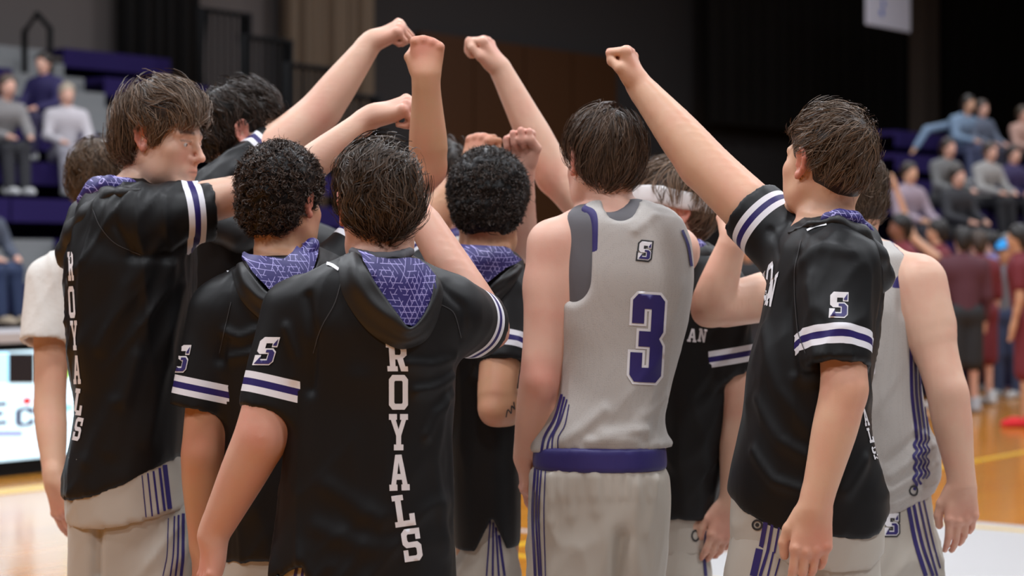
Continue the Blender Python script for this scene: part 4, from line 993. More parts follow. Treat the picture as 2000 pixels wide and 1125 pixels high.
# H: number 3
R_['H'] = build_person('player in light grey jersey number 3, back turned, brown hair', 4.75, dict(
    torso=[(392, 1150, 1258), (402, 1125, 1290), (416, 1095, 1318), (440, 1082, 1338), (480, 1078, 1351), (540, 1076, 1355), (620, 1080, 1345), (700, 1088, 1322), (770, 1084, 1304), (820, 1062, 1297), (850, 1046, 1302), (866, 1036, 1310), (880, 1034, 1311), (900, 1036, 1308)],
    tb=[(392, .08), (430, .12), (520, .14), (700, .125), (900, .13)], garment='jersey', under=True, hem=[(1030, 884), (1120, 872), (1200, 876), (1312, 868)], neck=(1190, 412, 0), nr=47, head=(1178, 317, .02), look=cv(-.38, -.05, -1), face=cv(-.2, 0, -1), skin='pink', trimy=490, seed=6, amp=.0035, gh=.007, bs=.93,
    arms={'L': dict(sh=(1080, 478, -.02), el=(1053, 742, -.06), wr=(1026, 892, .05), r=(50, 38, 37, 24), hsc=.92, hand=(cv(.0, -1, -.12), cv(-1, 0, .15), 'relax'), elred=.9, bulge=[((1070, 560, -.02), 43)],
                    hole=[((1060, 440, -.2), (1060, 440, .2), 0), ((1100, 385, -.3), (1082, 520, -.3), 60), ((1100, 385, .3), (1082, 520, .3), 60), ((1098, 420, -.13), (1092, 545, -.13), 64), ((1098, 420, 0), (1092, 545, 0), 64)],
                    hole2=[((1060, 420, -.15), (1050, 560, -.15), 56), ((1060, 420, .0), (1050, 560, .0), 56)]),
          'R': dict(sh=(1318, 490, .12), el=(1290, 560, .36), wr=(1200, 400, .48), r=(48, 38, 37, 24), hand=(cv(-.5, .8, -.3), cv(.3, .3, .8), 'fist'), vis=0, notrim=1, hole=[((1375, 400, -.1), (1378, 540, -.1), 36), ((1375, 400, .1), (1378, 540, .1), 36)], hole2=[((1390, 400, -.1), (1392, 540, -.1), 40)])},
    scoop=((1212, 395, -.25), (1212, 395, .05), 36), scoop2=((1190, 372, -.25), (1190, 372, .05), 42),
    shorts=dict(rows=[(880, 1054, 1290), (906, 1049, 1294), (915, 1042, 1300), (932, 1035, 1307), (980, 1033, 1310), (1040, 1034, 1306), (1090, 1036, 1298), (1140, 1038, 1290)], tb=.135, band=[(866, 1046, 1297), (880, 1041, 1301), (908, 1040, 1302), (914, 1043, 1299)], amp=.004,
                legs=[((1110, 1080, 0), (1112, 1250, 0), 72, 78), ((1232, 1080, .02), (1222, 1250, .03), 66, 64)], strokes=[([(x, 930), (x-2, 945), (x-3+(x % 3)*3, 972)], .003, 5) for x in range(1075, 1298, 19)]+[([(1217, 1050), (1211, 1090), (1208, 1140)], -.02, 14), ([(1080, 930), (1078, 1020)], .004, 8), ([(1120, 930), (1115, 1010)], .004, 8), ([(1160, 930), (1162, 1000)], .004, 8), ([(1245, 950), (1240, 1060), (1250, 1120)], .006, 14), ([(1280, 940), (1265, 1040)], .005, 12)]),
    strokes=[([(1300, 815), (1260, 840), (1180, 850)], .009, 12), ([(1303, 845), (1240, 862), (1150, 862)], .008, 9), ([(1180, 800), (1140, 835), (1100, 860)], .007, 12), ([(1295, 775), (1255, 815), (1245, 840)], .007, 11), ([(1330, 560), (1305, 640)], .004, 16), ([(1190, 420), (1240, 450), (1280, 420)], .005, 8)],
    hair=dict(o=.009, sideo=.012, nape=-.095, over=.018, L=(.07, .11), guides=400, kids=11, wave=.002, wfreq=18, lift=.011, gravity=.6, whorl=(.01, -.06, .115), noise=.65, width=.0016, seed=11, side=.0, taper=.25, col=(.027, .0165, .011), tip=(.19, .122, .082))))
r = R_['H']; s = r['surf']['shirt']
letter('3', s, [(1237, 573), (1299, 577), (1289, 748), (1228, 745)], r['obj'], r['base'], M_PPRINT, 'number', 5, M_WPRINT, 9)
emblem(s, box_quad(1259, 490, 25, 36, 6, .0), r['obj'], r['base'], M_KPRINT, 5)
stripes(r, 'shirt', [[(1331, 450), (1343, 482), (1349, 520)]], 5, M_PURP, 'armhole_trim', 7, .003)
stripes(r, 'shirt', [[(1098, 770), (1085, 815), (1062, 860), (1058, 884)], [(1103, 775), (1088, 830), (1072, 862), (1068, 884)], [(1108, 780), (1096, 820), (1080, 856), (1078, 882)], [(1112, 790), (1104, 830), (1090, 860), (1090, 880)]], [5, 4, 3, 2])
stripes(r, 'shorts', [[(1046, 915), (1041, 1000), (1046, 1125)], [(1052, 915), (1048, 1000), (1054, 1125)], [(1058, 915), (1053, 1000), (1058, 1125)], [(1066, 915), (1063, 1000), (1066, 1125)]], [5, 4, 3, 2])

# E: afro, centre
R_['E'] = build_person('player with round black afro in the middle of the huddle, back turned', 5.18, dict(
    torso=[(490, 895, 1005), (503, 872, 1018), (520, 845, 1024), (560, 820, 1022), (620, 830, 1016), (700, 860, 1010), (800, 872, 1012), (900, 878, 1016), (1000, 882, 1018), (1060, 886, 1016), (1085, 888, 1014), (1140, 888, 1014)],
    tb=.125, garment='warmup', amp=.003, gh=.0062, solid=1, hem=[(870, 1068), (930, 1066), (962, 1000), (990, 1064), (1025, 1062)], neck=(950, 500, 0), nr=42, head=(953, 408, .02), hs=1.03, look=cv(.02, -.25, -1), face=cv(0, 0, -1), skin='tan', tattoo=1, bs=.68, seed=15,
    arms={'R': dict(sh=(990, 585, -.06), el=(966, 800, -.19), wr=(1046, 786, .02), r=(44, 38, 38, 25), hand=(cv(.5, .3, -1), cv(.5, .7, 0), 'relax'), sl=(984, 714, -.14), slr=(56, 48), elred=.2),
          'L': dict(sh=(850, 555, .06), el=(832, 452, .26), wr=(918, 330, .30), r=(44, 36, 36, 24), hand=(cv(.3, .95, 0), cv(-.5, .2, .8), 'fist'), sl=(832, 490, .18), slr=(52, 48), elred=.2)},
    flap=dict(out=[(884, 492), (880, 515), (895, 560), (925, 600), (955, 605), (985, 580), (1010, 548), (1024, 520)], rim=[(890, 492), (896, 505), (912, 530), (935, 560), (950, 566), (968, 550), (990, 530), (1010, 514)], h=.028),
    lining=dict(poly=[(888, 490), (920, 492), (980, 494), (1008, 512), (985, 525), (962, 548), (945, 560), (915, 530)], off=.02, pts=[(892, 488, -.02), (915, 494, -.07), (950, 498, -.085), (985, 500, -.07), (1012, 512, -.02)], r=[9, 12, 12, 12, 8]),
    shorts=dict(rows=[(950, 904, 1000), (1000, 902, 1002), (1065, 898, 1006), (1100, 892, 1012), (1140, 888, 1014)], tb=.10, legs=[((925, 1130, 0), (922, 1250, 0), 38, 50), ((978, 1130, 0), (985, 1250, 0), 38, 50)]),
    hair=dict(kind='curl', vols=[((0, -.018, .042), (.104, .120, .112)), ((0, -.05, -.03), (.082, .07, .06))], o=.036, nape=-.082, L=(.008, .014), guides=4200, kids=2, wave=.0034, wfreq=11, lift=.55, width=.0022, spread=.001, clump=.1, lump=.006, seed=3, side=.0, sideo=.030, front=.055, col=(.0045, .0038, .0036), tip=(.075, .055, .044), rough=.42)))
r = R_['E']
stripes(r, 'body', [[(988, 815), (992, 800), (998, 808), (999, 792), (1005, 800), (1003, 785)]], 2.2, M_KPRINT, 'arm_tattoo', 3, .0006)
stripes(r, 'shorts', [[(958, 1010), (950, 1125)], [(963, 1020), (962, 1125)], [(968, 1030), (974, 1125)], [(974, 1045), (985, 1125)]], [3, 4, 4, 5])

# J: right, arm up to the left, face turned away
R_['J'] = build_person('player in black warm-up on the right looking up, one fist raised, S emblem on sleeve', 4.35, dict(
    torso=[(425, 1565, 1680), (440, 1548, 1698), (458, 1528, 1712), (485, 1512, 1720), (540, 1500, 1722), (620, 1488, 1712), (700, 1468, 1702), (800, 1452, 1694), (860, 1440, 1702), (920, 1426, 1718), (970, 1420, 1730), (1010, 1424, 1734), (1050, 1430, 1732)],
    tb=[(425, .08), (480, .15), (600, .17), (1050, .165)], garment='warmup', hem=[(1415, 955), (1440, 990), (1480, 1012), (1528, 1030), (1538, 1000), (1600, 1032), (1670, 1038), (1700, 1030), (1740, 985)], neck=(1598, 440, .0), nr=59, head=(1614, 322, .02), look=cv(-.55, .18, -.85), lean=.02, face=cv(-1, 0, -.35), skin='warm', seed=21, bs=.85,
    arms={'L': dict(sh=(1640, 520, -.13), el=(1650, 760, -.22), wr=(1592, 990, -.24), r=(56, 45, 45, 30), hand=(cv(-.10, -1, .1), cv(.05, .1, 1), 'relax'), sl=(1637, 718, -.205), slr=(70, 64), elred=.5),
          'R': dict(sh=(1545, 485, .12), el=(1378, 325, .24), wr=(1247, 165, .34), r=(54, 50, 47, 26), hsc=.9, hand=(cv(-.28, 1, .0), cv(.85, .25, .3), 'fist'), sl=(1464, 408, .18), slr=(74, 68), elred=.3)},
    hood=[dict(pts=[(1541, 456, -.05), (1586, 437, -.09), (1637, 430, -.11), (1682, 455, -.11), (1708, 498, -.09), (1720, 542, -.06), (1710, 580, -.04)], r=[5, 6, 9, 15, 20, 21, 10]), dict(pts=[(1660, 450, .05), (1700, 500, .03), (1712, 550, -.01)], r=[20, 24, 20])],
    lining=dict(pts=[(1610, 428, -.09), (1640, 422, -.10), (1668, 428, -.09), (1690, 450, -.07), (1702, 480, -.06)], r=[8, 12, 15, 14, 10]),
    tail=dict(rows=[(960, 1432, 1716), (1020, 1430, 1722), (1070, 1432, 1722), (1110, 1436, 1716)], hem=[(1420, 1058), (1520, 1080), (1620, 1098), (1680, 1096), (1730, 1060)], tb=.16),
    shorts=dict(rows=[(1000, 1440, 1706), (1060, 1428, 1712), (1120, 1420, 1712), (1180, 1416, 1708)], tb=.15, legs=[((1500, 1150, .05), (1496, 1300, .06), 80, 84), ((1630, 1150, -.02), (1625, 1300, -.02), 78, 82)]),
    strokes=[([(1500, 640), (1520, 760), (1580, 840)], .006, 14), ([(1480, 780), (1520, 860), (1590, 900)], .007, 14), ([(1470, 880), (1510, 940), (1570, 960)], .007, 12), ([(1690, 900), (1655, 960)], .006, 14), ([(1560, 500), (1545, 600), (1552, 720)], -.007, 12), ([(1560, 520), (1600, 480), (1660, 490)], .005, 14), ([(1505, 450), (1520, 500)], -.006, 8), ([(1580, 560), (1600, 640)], .005, 12), ([(1640, 640), (1600, 600), (1590, 540)], .004, 12)],
    hair=dict(o=.011, nape=-.112, sideo=.006, fade=(.03, .55), over=.014, front=.07, side=.004, L=(.05, .085), guides=420, kids=11, wave=.0015, wfreq=14, lift=.012, gravity=.2, whorl=(.01, -.085, .10), part=(0, .5, 0.), noise=.5, width=.0016, seed=14, taper=.25, clump=.85, col=(.028, .0175, .012), tip=(.24, .155, .10))))
r = R_['J']; s = r['surf']['shirt']
emblem(s, box_quad(1638, 596, 36, 51, 2, .0), r['obj'], r['base'])
for ch, q in (('O', [(1500, 520), (1512, 508), (1508, 580), (1492, 590)]), ('N', [(1506, 548), (1522, 530), (1508, 600), (1494, 596)]), ('T', [(1486, 540), (1496, 528), (1490, 575), (1482, 580)])): letter(ch, s, q, r['obj'], r['base'], step=5)
for ch, q in (('A', box_quad(1690, 815, 9, 34, -12)), ('L', box_quad(1699, 850, 9, 30, -14)), ('S', box_quad(1708, 884, 9, 26, -16))): letter(ch, s, q, r['obj'], r['base'], step=5)
lay('shoulder_stripe', s, *strip([[(1576, 451), (1594, 443), (1615, 439)]], 4, 4), M_WPRINT, r['obj'], r['base'], .002)
stripes(r, 'shirt', [[(1565, 470), (1552, 540), (1558, 640), (1574, 690)]], 1.5, M_SEAM, 'seam')
stripes(r, 'tail', [[(1496, 1020), (1486, 1074)], [(1509, 1024), (1500, 1077)], [(1522, 1030), (1513, 1080)], [(1546, 1000), (1530, 1084)]], [9, 6, 4, 3])
stripes(r, 'shorts', [[(1484, 1072), (1472, 1125)], [(1500, 1076), (1485, 1125)], [(1511, 1078), (1500, 1125)], [(1526, 1082), (1514, 1125)]], [14, 6, 4, 3])
v, t = fill([[(1480+11*math.cos(a), 1025+11*math.sin(a)) for a in np.linspace(0, 6.28, 20, endpoint=False)], [(1480+7*math.cos(a), 1025+7*math.sin(a)) for a in np.linspace(0, 6.28, 20, endpoint=False)]], 5); lay('size_badge', r['surf']['tail'], v, t, M_KPRINT, r['obj'], r['base'], .002)
v, t = fill([[(1480+4*math.cos(a), 1025+4*math.sin(a)) for a in np.linspace(0, 6.28, 10, endpoint=False)]], 4); lay('size_badge', r['surf']['tail'], v, t, M_KPRINT, r['obj'], r['base'], .002)

# K: far right, grey jersey
R_['K'] = build_person('player in light grey jersey at far right, near arm hanging, short brown hair', 5.15, dict(
    torso=[(470, 1640, 1740), (482, 1620, 1762), (498, 1600, 1778), (530, 1590, 1786), (600, 1588, 1788), (680, 1592, 1790), (760, 1598, 1798), (830, 1602, 1812), (875, 1600, 1834), (925, 1600, 1836), (960, 1602, 1822), (1000, 1606, 1816)],
    tb=[(470, .08), (500, .14), (600, .17), (1000, .15)], garment='jersey', hem=[(1600, 1010), (1725, 992), (1770, 975), (1840, 952)], neck=(1670, 478, .0), nr=44, head=(1652, 392, .02), look=cv(-.75, -.1, -.66), face=cv(-1, 0, -.2), skin='pale', seed=31, amp=.005, bs=.9,
    arms={'L': dict(sh=(1788, 556, -.08), el=(1850, 762, -.16), wr=(1879, 945, -.18), r=(62, 40, 40, 25), hand=(cv(.0, -1, .05), cv(.1, .0, 1), 'relax'), elred=.2, bulge=[((1818, 640, -.07), 47)],
                    hole=[((1800, 470, -.2), (1796, 600, -.2), 52), ((1800, 470, -.05), (1796, 600, -.05), 52), ((1796, 470, .1), (1796, 600, .1), 52)]),
          'R': dict(sh=(1590, 560, .10), el=(1388, 602, -.08), wr=(1434, 462, -.12), r=(52, 44, 40, 25), hand=(cv(.2, 1, -.3), cv(-.3, .2, .9), 'loose'), hole=[((1585, 460, -.1), (1570, 590, -.1), 46), ((1585, 460, .2), (1570, 590, .2), 46)], elred=.2)},
    shorts=dict(rows=[(940, 1612, 1812), (1000, 1610, 1816), (1060, 1606, 1828), (1125, 1604, 1838), (1180, 1604, 1840)], tb=.14, legs=[((1660, 1150, .04), (1655, 1300, .04), 58, 62), ((1770, 1150, 0), (1778, 1300, 0), 64, 68)]),
    strokes=[([(1740, 930), (1790, 890), (1825, 870)], .008, 9), ([(1740, 960), (1790, 930), (1830, 905)], .008, 9), ([(1745, 985), (1790, 960), (1828, 940)], .007, 8), ([(1790, 840), (1812, 852)], .006, 8), ([(1730, 900), (1770, 870), (1800, 840)], -.005, 8)],
    hair=dict(o=.008, nape=-.085, L=(.02, .035), guides=400, kids=9, wave=.001, lift=.003, gravity=.4, noise=.3, width=.0016, seed=17, front=.07, side=.0, capo=.001, lump=.002, col=(.05, .033, .022), tip=(.16, .105, .07))))
r = R_['K']; s = r['surf']['shirt']
wv_ = lambda x0, n: [(x0, 662), (x0+2, 760), (x0+11, 845)]+[(x0+9+((3, -2, 4, -3)[k % 4]), 858+k*11) for k in range(n)]
stripes(r, 'shirt', [wv_(1778, 10), wv_(1787, 9), wv_(1795, 8), wv_(1802, 8)], [6, 5, 4, 3], step=4)
letter('O', s, [(1640, 628), (1709, 632), (1706, 742), (1640, 738)], r['obj'], r['base'], M_PPRINT, 'number', 3, M_WPRINT, 8)
stripes(r, 'shorts', [[(1784, 985), (1800, 1060), (1822, 1125)], [(1794, 980), (1812, 1060), (1830, 1125)], [(1803, 975), (1822, 1060), (1836, 1110)], [(1774, 990), (1788, 1060), (1808, 1125)]], [6, 4, 3, 8])
emblem(r['surf']['shorts'], box_quad(1741, 1024, 28, 44, 0, .0), r['obj'], r['base'], M_KPRINT, 5)
v, t = fill([[(1784+9*math.cos(a), 958+11*math.sin(a)) for a in np.linspace(0, 6.28, 20, endpoint=False)], [(1784+6*math.cos(a), 958+7*math.sin(a)) for a in np.linspace(0, 6.28, 20, endpoint=False)]], 5); lay('size_badge', s, v, t, M_KPRINT, r['obj'], r['base'], .002)

# I: headband
R_['I'] = build_person('player with white headband and floppy brown hair between number 3 and right player', 5.38, dict(
    torso=[(478, 1290, 1385), (492, 1272, 1408), (515, 1262, 1425), (560, 1258, 1436), (640, 1262, 1440), (720, 1272, 1438), (800, 1280, 1430), (900, 1284, 1414), (980, 1282, 1402), (1030, 1282, 1398)],
    tb=.15, garment='warmup', hem=[(1270, 1008), (1400, 1004), (1450, 1004)], neck=(1325, 488, 0), nr=42, head=(1308, 414, 0), look=cv(-1, -.12, .35), face=cv(-1, 0, .2), skin='pale', seed=41, q=1.15,
    arms={'L': dict(sh=(1408, 570, -.10), el=(1445, 790, -.10), wr=(1428, 985, -.10), r=(42, 33, 33, 22), hand=(cv(-.25, -1, 0), cv(.3, .1, 1), 'relax'), sl=(1436, 732, -.11), slr=(50, 40), elred=.4),
          'R': dict(sh=(1252, 515, .12), el=(1083, 345, .16), wr=(977, 134, .16), hsc=.97, r=(42, 36, 36, 22), hand=(cv(-.45, .9, .05), cv(.78, .5, .3), 'loose'), sl=(1180, 440, .12), slr=(54, 46), elred=.5)},
    hood=[dict(pts=[(1345, 490, -.08), (1375, 500, -.10), (1395, 515, -.08)], r=[14, 18, 16])], lining=dict(pts=[(1340, 478, -.06), (1362, 482, -.10), (1378, 495, -.10)], r=[8, 13, 11]),
    tail=dict(rows=[(990, 1288, 1390), (1040, 1288, 1386), (1085, 1288, 1386)], hem=[(1280, 1082), (1390, 1076)], tb=.13),
    shorts=dict(rows=[(1000, 1292, 1384), (1070, 1288, 1384), (1140, 1286, 1384)], tb=.13, legs=[((1335, 1110, 0), (1333, 1250, 0), 48, 52), ((1335, 1110, .14), (1335, 1250, .14), 48, 52)]),
    hair=dict(o=.022, nape=-.085, front=.092, side=.042, L=(.08, .12), guides=320, kids=12, wave=.002, wfreq=16, lift=.012, gravity=.45, whorl=(0, -.08, .12), noise=.6, width=.0017, seed=19, over=.012, col=(.045, .028, .018), tip=(.30, .19, .12))))
r = R_['I']
fl = Field((-.13, -.16, -.06), (.13, .16, .12), .006)                       # headband ring
def _bandfn():
    G = np.stack(np.meshgrid(*fl.ax, indexing='ij'), -1).reshape(-1, 3); d, _ = vol_sdf([((0, -.012, .03), (.099, .123, .125))], G); zc = .032+G[:, 1]*.28
    return np.maximum(np.maximum(d, -(d+.016)), np.abs(G[:, 2]-zc)-.027+.008*(noise(G*30)-.5)).reshape(fl.D.shape).astype(np.float32)
fl.D = _bandfn(); v, qd = fl.mesh(1); mkmesh('headband', r['hc']+v@r['HR'].T, qd, mat('white_headband_cloth', (.72, .70, .69), .75), r['obj'], r['base'])
letter('A', r['surf']['shirt'], box_quad(1352, 655, 18, 26, 6), r['obj'], r['base'], step=5); letter('N', r['surf']['shirt'], box_quad(1372, 655, 16, 26, 10), r['obj'], r['base'], step=5)
stripes(r, 'tail', [[(1378, 1010), (1376, 1078)]], 4); stripes(r, 'shorts', [[(1374, 1082), (1378, 1125)]], 6)
v, t = fill([[(1358+8*math.cos(a), 1046+12*math.sin(a)) for a in np.linspace(0, 6.28, 20, endpoint=False)], [(1358+5*math.cos(a), 1046+8*math.sin(a)) for a in np.linspace(0, 6.28, 20, endpoint=False)]], 4); lay('size_badge', r['surf']['tail'], v, t, M_KPRINT, r['obj'], r['base'], .002)

# A2: behind A, arm straight up to the right
R_['A2'] = build_person('dark-haired player behind the tall left player, highest fist raised', 5.40, dict(
    torso=[(352, 405, 500), (366, 388, 520), (390, 370, 535), (440, 362, 540), (520, 362, 540), (640, 366, 534), (760, 372, 530), (880, 374, 526), (980, 374, 526)],
    tb=.15, garment='warmup', neck=(452, 358, 0), nr=42, head=(478, 262, 0), look=cv(1, -.05, -.12), face=cv(1, 0, 0), skin='pale', seed=51, q=1.15, beard=.25,
    arms={'R': dict(sh=(425, 375, -.14), el=(622, 222, -.02), wr=(727, 80, .02), hsc=.95, r=(46, 40, 38, 22), hand=(cv(.8, .42, .1), cv(-.4, .8, .45), 'fist'), sl=(542, 284, -.06), slr=(52, 46), elred=1.),
          'L': dict(sh=(460, 400, .16), el=(480, 560, .2), wr=(500, 740, .15), r=(44, 36, 36, 22), hand=(cv(.1, -1, 0), cv(0, 0, -1), 'relax'), vis=0)},
    hood=[dict(pts=[(420, 440, -.19), (470, 455, -.19), (520, 445, -.16)], r=[30, 34, 26])],
    shorts=dict(rows=[(960, 378, 520), (1060, 374, 524), (1140, 372, 526)], tb=.14, legs=[((448, 1100, .0), (446, 1250, .0), 60, 62), ((448, 1100, .12), (446, 1250, .12), 60, 62)]), prints=False,
    hair=dict(o=.022, nape=-.07, front=.062, side=.0, L=(.05, .085), guides=300, kids=12, wave=.004, wfreq=30, lift=.014, gravity=.2, noise=1.2, width=.0019, seed=23, sideo=.014, col=(.010, .007, .005), tip=(.075, .05, .038))))

# C: only the top of the head shows
R_['C'] = build_person('player whose dark wavy hair shows just above the curly-haired player', 5.90, dict(
    torso=[(428, 535, 615), (445, 515, 635), (475, 498, 655), (540, 492, 660), (700, 500, 652), (900, 505, 645), (960, 505, 645)],
    tb=.14, garment='warmup', neck=(575, 430, 0), nr=38, head=(573, 330, 0), look=cv(.5, -.1, .8), face=cv(.4, 0, 1), skin='pale', seed=61, q=2.2, gh=.01,
    arms={'R': dict(sh=(510, 490, 0), el=(505, 640, 0), wr=(515, 780, -.05), r=(38, 30, 30, 20), hand=(cv(0, -1, 0), cv(-1, 0, 0), 'relax'), vis=0, sl=(506, 600, 0), slr=(46, 40)),
          'L': dict(sh=(645, 490, 0), el=(655, 640, 0), wr=(645, 780, -.05), r=(38, 30, 30, 20), hand=(cv(0, -1, 0), cv(1, 0, 0), 'relax'), vis=0, sl=(652, 600, 0), slr=(46, 40))},
    shorts=dict(rows=[(940, 510, 640), (1040, 508, 642), (1100, 506, 644)], tb=.13, legs=[((540, 1060, 0), (538, 1200, 0), 42, 45), ((610, 1060, 0), (612, 1200, 0), 42, 45)]), prints=False,
    hair=dict(o=.024, nape=-.07, L=(.06, .1), guides=260, kids=11, wave=.005, wfreq=26, lift=.013, noise=1., width=.0019, seed=29, whorl=(.02, -.05, .12), **DKB)))

# G and M: far side of the circle
R_['G'] = build_person('far-side player half hidden behind the afro player, purple collar and dark hair', 5.95, dict(
    torso=[(462, 830, 910), (476, 805, 935), (500, 785, 950), (560, 782, 955), (700, 795, 945), (900, 800, 940), (960, 800, 940)],
    tb=.14, garment='jersey', neck=(868, 460, 0), nr=38, head=(862, 362, 0), look=cv(.1, -.2, 1), face=cv(0, 0, 1), skin='pink', seed=71, q=2.0, gh=.01,
    arms={'R': dict(sh=(800, 510, .0), el=(800, 650, .1), wr=(830, 760, 0), r=(40, 30, 30, 20), hand=(cv(.3, -1, 0), cv(-1, 0, 0), 'relax'), vis=0, hole=[((780, 470, -.1), (775, 540, .1), 30)]),
          'L': dict(sh=(940, 510, .0), el=(955, 650, .1), wr=(930, 760, 0), r=(40, 30, 30, 20), hand=(cv(-.3, -1, 0), cv(1, 0, 0), 'relax'), vis=0, hole=[((958, 470, -.1), (962, 540, .1), 30)])},
    collar=dict(pts=[(842, 448, .05), (850, 462, -.06), (868, 474, -.09), (886, 462, -.06), (894, 446, .05)], r=14, mat=M_PURP),
    shorts=dict(rows=[(940, 802, 938), (1040, 800, 940), (1100, 800, 940)], tb=.13, legs=[((835, 1060, 0), (832, 1200, 0), 42, 45), ((905, 1060, 0), (908, 1200, 0), 42, 45)]), prints=False,
    hair=dict(o=.02, nape=-.07, L=(.06, .1), guides=120, kids=9, wave=.004, lift=.012, noise=.9, width=.0019, seed=37, **DKB)))
R_['M'] = build_person('far-side player hidden but for a pink fist with curled fingers facing us', 5.85, dict(
    torso=[(455, 1135, 1215), (470, 1110, 1240), (495, 1092, 1258), (560, 1090, 1262), (700, 1100, 1250), (900, 1105, 1245), (960, 1105, 1245)],
    tb=.14, garment='jersey', neck=(1175, 450, 0), nr=38, head=(1178, 356, 0), look=cv(-.1, -.1, 1), face=cv(0, 0, 1), skin='pink', seed=77, q=2.2, qh=1.1, gh=.01,
    arms={'R': dict(sh=(1098, 505, .0), el=(1016, 478, -.30), wr=(1020, 330, -.46), r=(40, 32, 32, 22), hand=(cv(-.1, 1, .1), cv(.1, .1, -1), 'fist'), hole=[((1085, 470, -.1), (1080, 540, .1), 32)], elred=.3, hsc=1.02),
          'L': dict(sh=(1250, 510, .0), el=(1262, 650, .1), wr=(1240, 760, 0), r=(40, 30, 30, 20), hand=(cv(-.3, -1, 0), cv(1, 0, 0), 'relax'), vis=0, hole=[((1268, 470, -.1), (1272, 540, .1), 30)])},
    shorts=dict(rows=[(940, 1107, 1243), (1040, 1105, 1245), (1100, 1105, 1245)], tb=.13, legs=[((1140, 1060, 0), (1137, 1200, 0), 42, 45), ((1210, 1060, 0), (1213, 1200, 0), 42, 45)]), prints=False,
    hair=dict(o=.012, nape=-.07, L=(.04, .06), guides=80, kids=6, lift=.006, width=.0019, seed=43, **BRN)))

# L: white T-shirt at the left edge
R_['L'] = build_person('person in white T-shirt behind the tall left player, arm hanging', 5.75, dict(
    torso=[(432, 165, 245), (452, 145, 268), (480, 125, 284), (530, 106, 298), (620, 112, 304), (700, 142, 302), (850, 156, 296), (960, 156, 296)],
    tb=.13, garment='tee', neck=(198, 432, 0), nr=36, head=(202, 358, 0), look=cv(.55, -.12, -.9), face=cv(.5, 0, -1), skin='warm', seed=81, q=1.1, amp=.005,
    arms={'L': dict(sh=(106, 552, -.03), el=(97, 790, -.10), wr=(107, 940, -.20), r=(40, 31, 31, 20), hand=(cv(.25, -1, 0), cv(-.6, .05, .8), 'relax'), sl=(92, 672, -.085), slr=(54, 54), elred=.15),
          'R': dict(sh=(270, 540, .1), el=(285, 720, .15), wr=(275, 880, .1), r=(40, 31, 31, 20), hand=(cv(0, -1, 0), cv(1, 0, 0), 'relax'), vis=0, sl=(278, 650, .12), slr=(48, 44))},
    shorts=dict(rows=[(940, 160, 292), (1040, 158, 296), (1100, 158, 296)], tb=.13, legs=[((192, 1080, 0), (190, 1200, 0), 36, 40), ((262, 1080, 0), (264, 1200, 0), 36, 40)]), prints=False,
    hair=dict(o=.010, nape=-.075, L=(.03, .05), guides=320, kids=11, lift=.005, noise=.5, gravity=.3, width=.0018, seed=47, front=.06, col=(.045, .027, .016), tip=(.21, .135, .085))))
# scorer's table with a lit screen
def glow(name, col, s):
    m = mat(name, col, .4); b = bsdf(m); b.inputs['Emission Color'].default_value = (*col, 1); b.inputs['Emission Strength'].default_value = s; return m
st_ = empty('scorer_table', W(.5, .2), 'long courtside table with a lit advertising screen at lower left', 'table')
MB().box(W(-4, .03, 0), UD*9, ND*.6, ZV*.93).build('table_body', M_STEEL, st_); MB().box(W(-4.05, -.02, .935), UD*9.1, ND*.75, ZV*.07).build('table_top', mat('pale_grey_table_top', (.42, .40, .41), .5), st_)
scr = MB().box(W(-3.9, 0, .115), UD*8.8, ND*.03, ZV*.76).build('screen', glow('screen_white', (.62, .86, 1.0), 1.05), st_)
def on_screen(loops, m, name):
    """loops in metres along / up the screen"""
    v, t = fill(loops, .3); V = np.array([W(p[0], -.004, p[1]) for p in v]); mkmesh(name, V, np.array(t), m, scr, np.array(st_.location), smooth=False)
def scrx(px): return onw(px, 0)
def scrz(px, py): return zat(px, py, 0)
def srect(x0, y0, x1, y1): return [[(scrx(x0), scrz(x0, y0)), (scrx(x1), scrz(x1, y0)), (scrx(x1), scrz(x1, y1)), (scrx(x0), scrz(x0, y1))]]
on_screen(srect(16, 690, 66, 748), glow('screen_dark', (.01, .01, .015), .2), 'screen_print'); on_screen(srect(-60, 690, 15, 748), glow('screen_cyan', (.35, .75, 1.), 1.3), 'screen_print')
on_screen(srect(130, 690, 142, 738), glow('screen_green', (.35, .75, .12), .9), 'screen_print')
M_NAVY = glow('screen_navy', (.015, .02, .10), .3)
def sletter(ch, x0, y0, x1, y1): on_screen([[(scrx(x0)+(scrx(x1)-scrx(x0))*x, scrz(x0, y0)+(scrz(x0, y1)-scrz(x0, y0))*y) for x, y in L] for L in GLY[ch]], M_NAVY, 'screen_print')
sletter('E', -34, 788, 13, 832); sletter('C', 30, 797, 66, 834)
on_screen(srect(-40, 841, 44, 852), glow('screen_lilac', (.30, .35, .75), .7), 'screen_print'); on_screen([[(scrx(52+9*math.cos(a)), scrz(52, 783+7*math.sin(a))) for a in np.linspace(0, 6.28, 12, endpoint=False)]], glow('screen_red', (.7, .01, .02), .8), 'screen_print')
on_screen([[(scrx(110+34*math.cos(a)), scrz(110, 798+9*math.sin(a))) for a in np.linspace(0, 6.28, 14, endpoint=False)]], glow('screen_teal', (.25, .62, .75), .9), 'screen_print')

